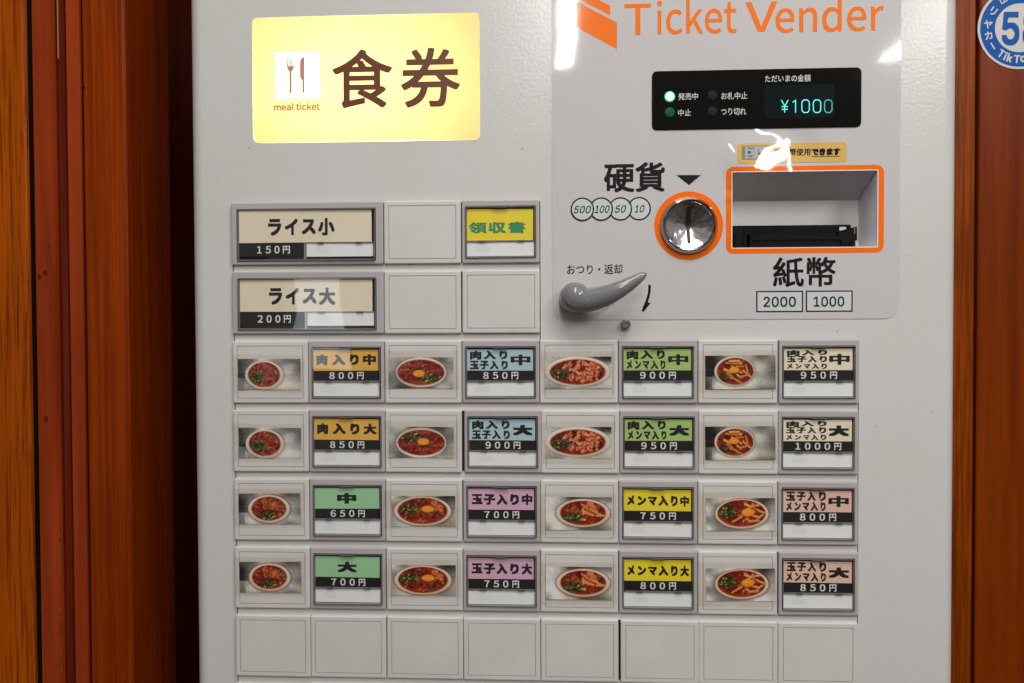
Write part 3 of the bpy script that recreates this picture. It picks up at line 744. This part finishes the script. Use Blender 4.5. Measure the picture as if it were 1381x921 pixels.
# ------------------------------------------------------------------ bill slot: tapering recess with a black tray
mb = MB(); dpt = .034
f0 = bill; zc = at(1070, 270.8, dpt).z; xb = at(1157.4, 300, dpt).x
F = [(f0[0], .0015, f0[2]), (f0[1], .0015, f0[2]), (f0[1], .0015, f0[3]), (f0[0], .0015, f0[3])]
Bk = [(f0[0]+.002, dpt, f0[2]), (xb, dpt, f0[2]), (xb, dpt, zc), (f0[0]+.002, dpt, zc)]
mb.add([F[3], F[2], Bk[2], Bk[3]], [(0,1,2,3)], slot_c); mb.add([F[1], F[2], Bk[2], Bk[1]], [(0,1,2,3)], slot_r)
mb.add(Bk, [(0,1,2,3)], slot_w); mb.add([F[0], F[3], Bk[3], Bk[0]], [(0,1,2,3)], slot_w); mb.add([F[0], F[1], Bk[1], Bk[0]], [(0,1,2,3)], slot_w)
d1 = Vector(Bk[2])-Vector(F[2]); nrm = Vector((.00018, 0, 0))
mb.add([Vector(F[2])-nrm+Vector((0,-.0001,-.0003)), Vector(F[2])+nrm+Vector((0,-.0001,-.0003)), Vector(Bk[2])+nrm+Vector((0,-.0004,-.0003)), Vector(Bk[2])-nrm+Vector((0,-.0004,-.0003))], [(0,1,2,3)], black_m)
slot = mb.build('bill_slot', machine)
mb = MB()
tz = lambda x, y, Y: at(985+x/7.465, 295+y/7.465, Y)
zb0 = f0[2]+.0003
# rear bar, lower lip sheet, side cheeks
a = tz(24, 76, .030); b_ = tz(1198, 68, .030); mb.box(f0[0]+.0025, b_.x, .027, .0335, zb0, a.z, tray_m)
a = tz(195, 152, .016); b_ = tz(1180, 150, .016)
mb.loft(a.x-.004, b_.x+.004, zb0, a.z, [(0, .028), (0, .0120), (.0008, .0112)], tray_m, r=.0012, n=3)
mb.box(a.x, b_.x, .0098, .0112, a.z-.0050, a.z-.0024, tray_m)
a = tz(50, 82, .014); b_ = tz(140, 82, .014); mb.box(a.x, b_.x, .013, .028, zb0, a.z, tray_m)
a = tz(142, 85, .012); b_ = tz(193, 85, .012); mb.box(a.x, b_.x, .0112, .0275, zb0+.001, a.z, rim_m if False else tray_m)
# tapered right cheek with its white tick
w0, w1, w2, w3 = tz(1075, 128, .010), tz(1272, 76, .010), tz(1275, 215, .010), tz(1130, 262, .010)
pp = [(w0.x, w0.z), (w1.x, w1.z), (w2.x, w2.z), (w3.x, w3.z)]
mb.poly(pp, .0096, tray_m); mb.poly(pp, .013, tray_m); mb.wall(pp, .0096, .013, tray_m)
a = tz(1095, 82, .027); b_ = tz(1162, 118, .027); mb.box(a.x, b_.x, .0264, .0272, b_.z, a.z, slot_w)
a = tz(1246, 90, .0094); b_ = tz(1254, 150, .0094); mb.box(a.x, b_.x, .0092, .0095, b_.z, a.z, rim2_m)
mb.build('bill_tray', slot)

# ------------------------------------------------------------------ return lever, pin
mb = MB()
lz = lambda x, y, Y: at(740+x/8.375, 350+y/8.375, Y)
mm = .000535/8.375
hc = lz(298, 428, -.012)
mb.lathe((hc.x, hc.z), [(168*mm, -.0002), (168*mm, -.010), (160*mm, -.0135), (138*mm, -.0165), (100*mm, -.0185), (50*mm, -.0196), (1*mm, -.020)], 40, lever_m)
pts = [(236, 470, 40), (262, 474, 82), (300, 475, 112), (350, 472, 126), (430, 462, 130), (520, 444, 124), (620, 416, 114), (720, 378, 102), (820, 330, 89), (920, 273, 73), (1000, 222, 58), (1055, 185, 43), (1085, 164, 30), (1100, 153, 13)]
cs = []
for i, (x, y, hwid) in enumerate(pts):
    a = pts[max(i-1, 0)]; b_ = pts[min(i+1, len(pts)-1)]
    d = Vector((b_[0]-a[0], 0, -(b_[1]-a[1])))
    Y = -.0125-.006*min(1, max(0, (x-300)/500)); p = lz(x, y, Y)
    cs.append((p, hwid*mm, min(hwid*mm*.85, .0085), d))
mb.tubeloft(cs, 24, lever_m)
mb.build('return_lever', machine, smooth=60)
mb = MB(); c_ = XZ(843.5, 437.2); r_ = at(850, 437).x-c_[0]
mb.lathe(c_, [(r_, 0), (r_, -.004), (r_*.88, -.0046), (r_*.62, -.0047), (r_*.55, -.0043), (.0001, -.0042)], 24, pin_m)
mb.build('lock_pin', machine, smooth=30)

# ------------------------------------------------------------------ stickers
ban = empty('banknote_sticker', at(1068, 206, -.0006))
tag(ban, 'tan sticker with black writing and a small banknote above the bill slot', 'sticker')
mb = MB(); q = B(994, 192.6, 1141.6, 219.2); yb_ = y1-.0001
mb.loft(*q, [(0, ysh-.00002), (0, yb_)], s_tan, r=.0022, n=4); mb.build('backing', ban)
mb = MB(); q = B(1000.2, 196.5, 1040, 215); yk = yb_-.0001
mb.flat([rrect(*q, .0002, 1)], yk, s_dgrey); mb.flat([rrect(q[0]+.0004, q[1]-.0004, q[2]+.0004, q[3]-.0004, .0002, 1)], yk-.00004, s_grey)
bw, bhh = q[1]-q[0], q[3]-q[2]
for u0, u1, v0, v1 in ((.05,.09,.1,.9),(.2,.42,.78,.84),(.2,.38,.2,.28),(.2,.3,.42,.6),(.55,.72,.3,.75),(.8,.95,.12,.22),(.8,.95,.74,.86)):
    mb.quad(q[0]+u0*bw, q[0]+u1*bw, q[2]+v0*bhh, q[2]+v1*bhh, yk-.00008, s_dgrey)
mb.disc((q[0]+.64*bw, q[2]+.62*bhh), bhh*.16, yk-.0001, s_grey, 20)
mb.text('新紙幣使用', B(1044, 200.4, 1092.6, 210.2), yk, s_black, .008); mb.text('できます', B(1094.2, 200, 1132.8, 209.6), yk, s_black, .03)
q = B(1094.2, 210.6, 1132.8, 211.4); mb.quad(*q, yk, s_black)
mb.build('sticker_print', ban)

YW = .050
rs = empty('round_sticker', at(1375.5, 37.3, YW-.003))
tag(rs, 'round blue and white number sticker on the wood at the upper right', 'sticker')
yr = YW-.0005; c_ = XZ(1375.5, 37.3, yr); k_ = (at(1375.5, 37.3, yr).x-at(1318.5, 37.3, yr).x)/57
mb = MB()
mb.lathe(c_, [(57*k_, YW), (57*k_, yr)], 72, stk_w); mb.disc(c_, 57*k_, yr, stk_w, 72); mb.ring(c_, 33.7*k_, 53.6*k_, yr-.0001, stk_b, 72)
mb.build('backing', rs)
mb = MB(); yt = yr-.0002
S58 = lambda x0, y0, x1, y1_: B(x0, y0, x1, y1_, yr)
mb.text('5', S58(1351.2, 16.0, 1374.8, 61.0), yt, stk_b, .022, 'inter'); mb.text('8', S58(1379.0, 15.6, 1403, 61.2), yt, stk_b, .022, 'inter')
def ringch(ch, th, rad, h, rot, wk=1.0, bold=.010):
    mb.glyph(ch, c_[0]+rad*k_*math.cos(R(th)), c_[1]+rad*k_*math.sin(R(th)), h*k_, yt, stk_w, bold, 'cjk', wk, R(rot))
ringch('リ', 147, 43.0, 11.5, -33); ringch('ヤ', 173, 43.5, 11.5, -5); ringch('カ', 193, 43.5, 11, 12); ringch('日', 121, 45, 10.5, -59)
p0 = Vector((c_[0]+44.0*k_*math.cos(R(207)), c_[1]+44.0*k_*math.sin(R(207)))); p1 = Vector((c_[0]+44.6*k_*math.cos(R(220.5)), c_[1]+44.6*k_*math.sin(R(220.5))))
mb.stroke([p0, p1], 1.9*k_, yt, stk_w)
for ch, th in (('T', 234.5), ('i', 243.5), ('k', 252), ('T', 265), ('o', 276), ('k', 286.5)): ringch(ch, th, 43.4 if ch in 'Tok' else 43.4, 11.5 if ch != 'i' else 11.5, th-270, 1.0, .016)
mb.build('sticker_print', rs)

# ------------------------------------------------------------------ taped food photographs
def vnoise(rng, W, Hh, nx, ny):
    g_ = rng.random((ny+2, nx+2)); xs = np.linspace(0, nx, W); ys = np.linspace(0, ny, Hh)
    xi = xs.astype(int); yi = ys.astype(int); fx = xs-xi; fy = ys-yi; fx = fx*fx*(3-2*fx); fy = fy*fy*(3-2*fy)
    a = g_[np.ix_(yi, xi)]; b = g_[np.ix_(yi, xi+1)]; c = g_[np.ix_(yi+1, xi)]; d = g_[np.ix_(yi+1, xi+1)]
    return (a*(1-fx)+b*fx)*(1-fy[:,None])+(c*(1-fx)+d*fx)*fy[:,None]
KIND = {
 'a': dict(pr=(150,305,935,695), bowl=(478,510,240,180), soup=(478,505,198,155), redrim=False, dark='left', meat=(26, (500,505,180,140), (150,68,50)), greens=(70, (395,545,85,75), True), strands=8),
 'b': dict(pr=(90,288,888,676), bowl=(490,478,310,188), soup=(488,478,288,157), redrim=False, dark='low', meat=(16, (440,430,220,100), (150,66,35)), greens=(80, (590,545,140,52), True), egg=(465,492,72,43), strands=12),
 'c': dict(pr=(100,280,905,672), bowl=(498,465,392,185), soup=(498,470,333,155), redrim=False, dark='topr', meat=(70, (560,465,270,130), (200,116,82)), greens=(75, (290,495,125,65), True), strands=4),
 'd': dict(pr=(135,278,968,690), bowl=(482,470,238,180), soup=(490,473,215,163), redrim=False, dark='left', meat=(5, (420,520,120,60), (90,30,18)), greens=(14, (370,540,50,40), True), egg=(480,457,60,37), sticks=16, sreg=(490,470,170,125)),
 'e': dict(pr=(150,260,930,652), bowl=(532,457,268,183), soup=(530,455,215,150), redrim=True, dark='left', meat=(7, (520,420,130,80), (176,88,48)), greens=(75, (515,535,90,62), False), strands=30),
 'f': dict(pr=(110,280,900,666), bowl=(495,471,360,190), soup=(495,468,305,163), redrim=True, dark='topr', meat=(8, (640,430,140,80), (178,92,48)), greens=(80, (320,450,118,60), False), egg=(560,445,78,42), strands=22),
 'g': dict(pr=(102,282,905,692), bowl=(556,481,334,180), soup=(555,480,275,150), redrim=True, dark='topm', meat=(12, (590,440,170,75), (178,96,52)), greens=(75, (425,545,118,62), True), sticks=7, sreg=(600,480,190,110), strands=8),
 'h': dict(pr=(130,280,952,682), bowl=(555,473,325,190), soup=(552,468,283,163), redrim=True, dark='topr', meat=(5, (640,440,160,90), (170,78,38)), greens=(85, (378,450,105,80), False), egg=(628,457,76,46), sticks=13, sreg=(620,460,190,120)),
}
def paint_bowl(k, seed):
    D = KIND[k]; rng = np.random.default_rng(seed); x0, y0, x1, y1_ = D['pr']; W, Hh = 150, 74
    X, Y = np.meshgrid(np.linspace(x0, x1, W), np.linspace(y0, y1_, Hh))
    px = (x1-x0)/W
    U = (X-x0)/(x1-x0); V = (Y-y0)/(y1_-y0)
    big = vnoise(rng, W, Hh, 5, 3); fin = vnoise(rng, W, Hh, 40, 20)
    base = 142+64*(big-.5)*2+22*(fin-.5)
    if D['dark'] == 'left':
        base = base-95*np.clip(1-U/.34, 0, 1)**.7*(0.4+.9*(V < .62))-35*np.clip((U-.72)/.3, 0, 1)*(.3+big)
        base = base+52*np.exp(-((V-.86)/.16)**2)*(U > .1)
    elif D['dark'] == 'topr': base = base+14-90*np.clip((U-.58)/.3, 0, 1)*np.clip(1-V/.30, 0, 1)+20*(V > .45)
    elif D['dark'] == 'topm': base = base+10-100*np.exp(-((U-.55)/.25)**2)*np.clip(1-V/.16, 0, 1)+28*np.exp(-((U-.12)/.13)**2)
    else: base = base+16-100*np.exp(-((U-.42)/.24)**2)*np.clip((V-.80)/.16, 0, 1)-18*(V < .2)
    base = np.clip(base, 26, 215); im = np.stack([base, base*1.01, base*1.03], -1)
    def blend(mask, col): im[:] = im*(1-mask[...,None])+np.asarray(col, float)*mask[...,None]
    def ell(c, soft=1.0, a=0.0):
        dx, dy = X-c[0], Y-c[1]; ca, sa = np.cos(a), np.sin(a); d = np.sqrt(((ca*dx+sa*dy)/c[2])**2+((-sa*dx+ca*dy)/c[3])**2)
        return np.clip((1-d)*min(c[2], c[3])/(px*soft)+.5, 0, 1)
    b = D['bowl']
    blend(ell((b[0]+4, b[1]+9, b[2]+8, b[3]+6), 5)*.45, (60, 58, 55))
    if D['redrim']: blend(ell(b), (160, 48, 40)); b2 = (b[0], b[1], b[2]-px*1.2, b[3]-px*1.2)
    else: b2 = b
    sh = (Y-b[1])/b[3]
    rimc = np.stack([204-16*sh, 198-18*sh, 180-22*sh], -1)
    m = ell(b2); im[:] = im*(1-m[...,None])+rimc*m[...,None]
    s = D['soup']; blend(ell((s[0], s[1]-3, s[2]+5, s[3]+5), 2.5)*.6, (170, 92, 62))
    sm = ell(s, 1.4); n1 = vnoise(rng, W, Hh, 18, 10); n2 = vnoise(rng, W, Hh, 50, 26)
    sc = np.stack([74+74*n1+70*(n2-.5), 14+30*n1+40*(n2-.5), 10+18*n1+14*(n2-.5)], -1)
    im[:] = im*(1-sm[...,None])+sc*sm[...,None]
    blend(sm*np.clip((Y-s[1])/s[3]-.62, 0, 1)*1.4, (196, 70, 26))
    def inside(reg):
        while True:
            a, r_ = rng.random()*6.28, math.sqrt(rng.random()); q = (reg[0]+reg[2]*r_*math.cos(a), reg[1]+reg[3]*r_*math.sin(a))
            if ((q[0]-s[0])/s[2])**2+((q[1]-s[1])/s[3])**2 < .86: return q
    for _ in range(D.get('strands', 0)):
        q = inside(s); a = rng.random()*3.14; l_ = 18+rng.random()*38
        blend(ell((q[0], q[1], l_, 3.2), 1, a)*sm*.75, (214+rng.normal()*14, 150+rng.normal()*20, 105))
    n_, reg, col = D['meat']
    for _ in range(n_):
        q = inside(reg); a = rng.random()*3.14; big_ = n_ < 13
        rx, ry = (36+rng.random()*22, 22+rng.random()*14) if big_ else (17+rng.random()*26, 10+rng.random()*12)
        j = rng.normal()*16
        blend(ell((q[0]+2, q[1]+5, rx*1.08, ry*1.1), 1.5, a)*sm*.7, (70, 18, 10)); blend(ell((q[0], q[1], rx, ry), 1.2, a)*sm, (col[0]+j, col[1]+j*.9, col[2]+j*.7))
        blend(ell((q[0]-rx*.2, q[1]-ry*.25, rx*.5, ry*.4), 2, a)*sm*.5, (col[0]+34, col[1]+34, col[2]+26))
        im[:] = np.clip(im+((n2-.5)*38*ell((q[0], q[1], rx, ry), 1.2, a)*sm)[...,None], 0, 255)
    for _ in range(D.get('sticks', 0)):
        q = inside(D['sreg']); a = rng.normal()*.55+(0 if rng.random() < .75 else 1.2); l_ = 38+rng.random()*44; wd = 10+rng.random()*5
        dx, dy = X-q[0], Y-q[1]; ca, sa = math.cos(a), math.sin(a); lx = np.abs(ca*dx+sa*dy); ly = -sa*dx+ca*dy
        mk = np.clip((l_-lx)/px+.5, 0, 1)*np.clip((wd-np.abs(ly))/px+.5, 0, 1)*sm; mk2 = np.clip((l_+4-lx)/px+.5, 0, 1)*np.clip((wd+6-np.abs(ly-4))/px+.5, 0, 1)*sm
        blend(mk2*.65, (66, 18, 8)); j = rng.normal()*14
        blend(mk, (204+j, 126+j, 62+j*.6)); blend(mk*np.clip((-ly-2)/6, 0, 1)*.6, (236, 176, 112))
    n_, reg, darkg = D['greens']
    blend(ell((reg[0], reg[1], reg[2]*.92, reg[3]*.9), 10)*sm*.85, (34, 34, 16))
    for _ in range(n_):
        q = inside(reg); t = rng.random(); a = rng.random()*3.14
        col = (26, 34, 16) if t < .42 else ((58, 74, 24) if t < .74 else ((104, 118, 44) if darkg else (150, 146, 58)))
        if t > .95: col = (196, 196, 130)
        blend(ell((q[0], q[1], 7+rng.random()*12, 5+rng.random()*5), 1, a)*sm*.92, col)
    if 'egg' in D:
        e_ = D['egg']; blend(ell((e_[0]+2, e_[1]+7, e_[2]+4, e_[3]+3), 2)*.6, (90, 28, 8)); blend(ell(e_, 1.2), (238, 132, 30)); blend(ell((e_[0]-8, e_[1]-10, e_[2]*.6, e_[3]*.45), 8)*.6, (255, 176, 60))
    for _ in range(10):
        q = inside(s); blend(ell((q[0], q[1], 6+rng.random()*8, 2.5), 1, rng.random()*3)*sm*.7, (240, 206, 180))
    blend(np.clip(1-np.abs(V-.42-.02*U)/.02, 0, 1)*.16, (225, 220, 205))      # fold across the print
    lin = np.where(im/255 <= .04045, im/255/12.92, ((np.clip(im, 0, 255)/255+.055)/1.055)**2.4)
    return np.clip(lin*1.22, 0, .9), W, Hh
def print_mat():
    m = P_mat('photo_print', (1, 1, 1, 1), .35); n = m.node_tree.nodes
    a = n.new('ShaderNodeAttribute'); a.attribute_name = 'ink'; m.node_tree.links.new(a.outputs['Color'], n['Principled BSDF'].inputs['Base Color']); return m
pm = print_mat(); edge_m = P_mat('photo_paper', (.62, .58, .5, 1), .6)
def food_photo(r, c, k, seed, flip, label):
    x0, x1, z0, z1 = cell(c, r); W_, Hh_ = x1-x0, z1-z0; D = KIND[k]
    rp = random.Random(seed)
    U = lambda x: x0+(x-(85 if c == 0 else 38))/945*W_
    V = lambda y: z1-(y-82)/782*Hh_
    dx, dz = rp.uniform(-6, 6), rp.uniform(-6, 8)
    px0, py0, px1, py1 = D['pr']; px0 += dx; px1 += dx; py0 += dz; py1 += dz
    if D['pr'][0] > 130 and c == 6: px0 -= 18; px1 -= 18
    if r in (4, 5): py0 += 12 if c == 0 else 4; py1 += 12 if c == 0 else 4
    a0, a1, b0, b1 = U(px0), U(px1), V(py1), V(py0)
    ctr = ((a0+a1)/2, YP-.0002, (b0+b1)/2)
    e_ = empty('food_photo', ctr); tag(e_, label, 'photo', 'taped ramen photos on the button panel')
    col, W, Hh = paint_bowl(k, seed)
    if flip: col = col[::-1, ::-1]
    yf = YP-.0004
    rng = np.random.default_rng(seed+50); wav = (vnoise(rng, W, Hh, 4, 2)-.5)*.00025
    xs = np.linspace(a0, a1, W)-ctr[0]; zs = np.linspace(b1, b0, Hh)-ctr[2]
    vv = np.stack([np.tile(xs, Hh), (yf-ctr[1]+wav).ravel(), np.repeat(zs, W)], -1)
    ii = (np.arange(Hh-1)[:,None]*W+np.arange(W-1)[None]).ravel()
    ff = np.stack([ii, ii+W, ii+W+1, ii+1], -1)
    me = bpy.data.meshes.new('print'); me.from_pydata(vv.tolist(), [], ff.tolist()); me.materials.append(pm)
    at_ = me.color_attributes.new('ink', 'FLOAT_COLOR', 'POINT'); cc_ = np.ones((W*Hh, 4), np.float32); cc_[:, :3] = col.reshape(-1, 3); at_.data.foreach_set('color', cc_.ravel())
    me.shade_smooth()
    o = bpy.data.objects.new('print', me); COL.objects.link(o); place(o, Vector(ctr), e_)
    rot = rp.uniform(-.012, .016); o.rotation_euler = (0, rot, 0)
    # paper behind, tape over
    m = MB(); m.quad(a0-.0001, a1+.0001, b0-.0001, b1+.0001, YP-.00015, edge_m); q = m.build('paper', e_, origin=ctr); q.rotation_euler = (0, rot, 0)
    tx0, tx1 = x0+rp.uniform(-.0016, .0012), x1+rp.uniform(-.0030, .0006); h1 = b1+rp.uniform(.0030, .0050); hm = (b0+b1)/2+rp.uniform(-.002, .002); h0 = b0-rp.uniform(.0002, .0040)
    for i, (t0, t1, u0, u1) in enumerate(((hm-.0002, h1, tx0, tx1), (h0, hm+.0002, tx0+rp.uniform(-.0006, .0012), tx1+rp.uniform(-.0014, .001)))):
        m = MB(); nx, ny = 26, 12; pr = random.Random(seed*3+i); yy = YP-.0009-.0003*i
        vs = [(u0+(u1-u0)*a/nx+(pr.uniform(-.0003, .0003) if a in (0, nx) else 0), yy+pr.uniform(-.00008, .00008), t0+(t1-t0)*b/ny+(pr.uniform(-.0001, .0001) if b in (0, ny) else 0)) for b in range(ny+1) for a in range(nx+1)]
        m.add(vs, [(b*(nx+1)+a, b*(nx+1)+a+1, (b+1)*(nx+1)+a+1, (b+1)*(nx+1)+a) for b in range(ny) for a in range(nx)], tape_m)
        t_ = m.build('tape', e_, smooth=80); t_.rotation_euler = (0, rot*.6, 0)
    return e_
NEXT = {(2,0): 'orange 800 yen button', (3,0): 'orange 850 yen button', (2,2): 'pale blue 850 yen button', (3,2): 'pale blue 900 yen button', (2,4): 'green 900 yen button', (3,4): 'green 950 yen button',
        (2,6): 'ivory 950 yen button', (3,6): 'ivory 1000 yen button', (4,0): 'mint green 650 yen button', (5,0): 'mint green 700 yen button', (4,2): 'pink 700 yen button', (5,2): 'pink 750 yen button',
        (4,4): 'yellow 750 yen button', (5,4): 'yellow 800 yen button', (4,6): 'salmon 800 yen button', (5,6): 'salmon 850 yen button'}
LOOK = {'a': 'red ramen with greens', 'b': 'red ramen with egg yolk', 'c': 'ramen heaped with meat', 'd': 'ramen with yolk and bamboo sticks', 'e': 'red rimmed ramen bowl with greens', 'f': 'red rimmed ramen bowl with egg', 'g': 'ramen with meat and greens', 'h': 'ramen with egg, greens and bamboo'}
for r, ks in ((2, 'abcd'), (3, 'abcd'), (4, 'efgh'), (5, 'efgh')):
    for i, k in enumerate(ks):
        c = 2*i; food_photo(r, c, k, 11+ord(k)*3, (r == 3 and k == 'b'), 'photo of %s left of the %s' % (LOOK[k], NEXT[(r, c)]))

# ------------------------------------------------------------------ wooden walls either side
def extrude(mb, pl, mat, z0=.05, z1=2.0):
    """upright moulding: pl = [(x, y)] cross section"""
    n_ = len(pl); mb.add([(p[0], p[1], z0) for p in pl]+[(p[0], p[1], z1) for p in pl], [(i, i+1, n_+i+1, n_+i) for i in range(n_-1)], mat)
wl_ = empty('left_wooden_wall'.replace('left_', ''), (at(120, 460, YW).x, YW, .05))
tag(wl_, 'dark wooden wall of planks and red moulding on the left of the machine', 'wall')
wx = lambda px, Y=YW: at(px, 470, Y).x
mb = MB(); e_ = .0012
def plank(px0, px1, Y, mat, dep=.03, name='plank', parent=None, bev=.0015):
    m = MB(); a, b = wx(px0, Y), wx(px1, Y)
    extrude(m, [(a, Y+dep), (a, Y+bev), (a+bev*.4, Y+bev*.4), (a+bev, Y), (b-bev, Y), (b-bev*.4, Y+bev*.4), (b, Y+bev), (b, Y+dep)], mat)
    return m.build(name, parent, smooth=25)
plank(-140, 39.2, YW, wood_l, dep=.004, parent=wl_); plank(-330, -143, YW, wood_l, dep=.004, parent=wl_); plank(-520, -333, YW, wood_l, dep=.004, parent=wl_)
plank(116, 173, YW, wood_p, dep=.006, parent=wl_)
# moulding between the two planks
m = MB()
pl = [(wx(46), YW+.02), (wx(46), YW+.004), (wx(47.5), YW+.0025), (wx(71), YW+.002), (wx(72.2), YW+.0035), (wx(73), YW+.008)]
extrude(m, pl, wood_s)
extrude(m, [(wx(73), YW+.008), (wx(79), YW+.0075)], wood_d)
extrude(m, [(wx(79), YW+.0075), (wx(80.2), YW+.005), (wx(81.5), YW+.0045)], hl_m if False else wood_s)
extrude(m, [(wx(81.5), YW+.0045), (wx(87.5), YW+.005), (wx(89), YW+.009), (wx(90), YW+.009)], wood_d)
extrude(m, [(wx(90), YW+.009), (wx(91), YW+.0045), (wx(109), YW+.004), (wx(110), YW+.006), (wx(110), YW+.012)], wood_s)
zt = at(80, 0, YW).z; zlo = at(80, 76, YW).z
m.box(wx(79.8), wx(80.7), YW+.0040, YW+.0048, zlo, 2.0, hl_m)  # pale strip: highlight painted along the upper moulding edge
for px_, py_, r_ in ((61, 368, 3.6), (53.5, 373, 3.4), (62.5, 565, 4.2), (66, 333, 1.6)):
    c_ = XZ(px_, py_, YW+.0022); m.poly([(c_[0]+r_*.00052*math.cos(a)*.8, c_[1]+r_*.00058*math.sin(a)) for a in [2*math.pi*i/14 for i in range(14)]], YW+.00195, wood_d)
worn_m = P_mat('worn_paint', (.34, .12, .035, 1), .5)
for k in range(22):
    zz = at(75, 700+230*random.random()**.7, YW).z; m.box(wx(72.4), wx(72.4)+random.uniform(.0002, .0005), YW+.0033, YW+.0038, zz, zz+random.uniform(.001, .011), worn_m)
m.build('moulding', wl_, smooth=35)
m = MB(); m.box(wx(-520), wx(172), YW+.022, YW+.03, .05, 2.0, gap_m); m.box(wx(38), wx(47), YW+.004, YW+.006, .05, 2.0, gap_m); m.box(wx(109.8), wx(117), YW+.006, YW+.008, .05, 2.0, gap_m); m.build('backing_board', wl_)
# side board running back into the recess
m = MB(); xr = wx(173)
extrude(m, [(xr-.0002, YW+.0006), (xr+.0004, YW+.001), (xr+.0006, YW+.003), (xr+.0006, .122), (xr-.004, .124)], wood_p); m.build('side_board', wl_, smooth=25)
m = MB(); m.box(xr-.10, XL+.25, .60, .62, .05, 2.0, wood_d); m.box(xr-.10, xr-.09, YW+.03, .60, .05, 2.0, wood_d)  # cavity walls added to shut light out of the recess
m.box(xr-.10, XL+.25, YW+.03, .62, 1.99, 2.0, wood_d); m.box(xr-.09, xr-.004, YW+.03, YW+.04, .05, 1.99, wood_d); m.build('recess_light_block', wl_)

wr_ = empty('wooden_wall', (at(1345, 460, YW).x, YW, .05))
tag(wr_, 'chestnut brown wooden wall on the right of the machine, carrying the round sticker', 'wall')
m = MB(); a, b = XR+.0035, wx(1313.6)
extrude(m, [(a, YW+.2), (a, YW), (b-.001, YW), (b, YW+.001), (b, YW+.012)], wood_rt); m.build('trim_board', wr_, smooth=25)
m = MB(); a, b = wx(1318.2), wx(1800)
extrude(m, [(a, YW+.012), (a, YW+.001), (a+.001, YW), (b, YW), (b, YW+.02)], wood_r); m.build('panel_board', wr_, smooth=25)
m = MB(); m.box(wx(1312), wx(1320), YW+.010, YW+.014, .05, 2.0, gap_m); m.build('groove', wr_)
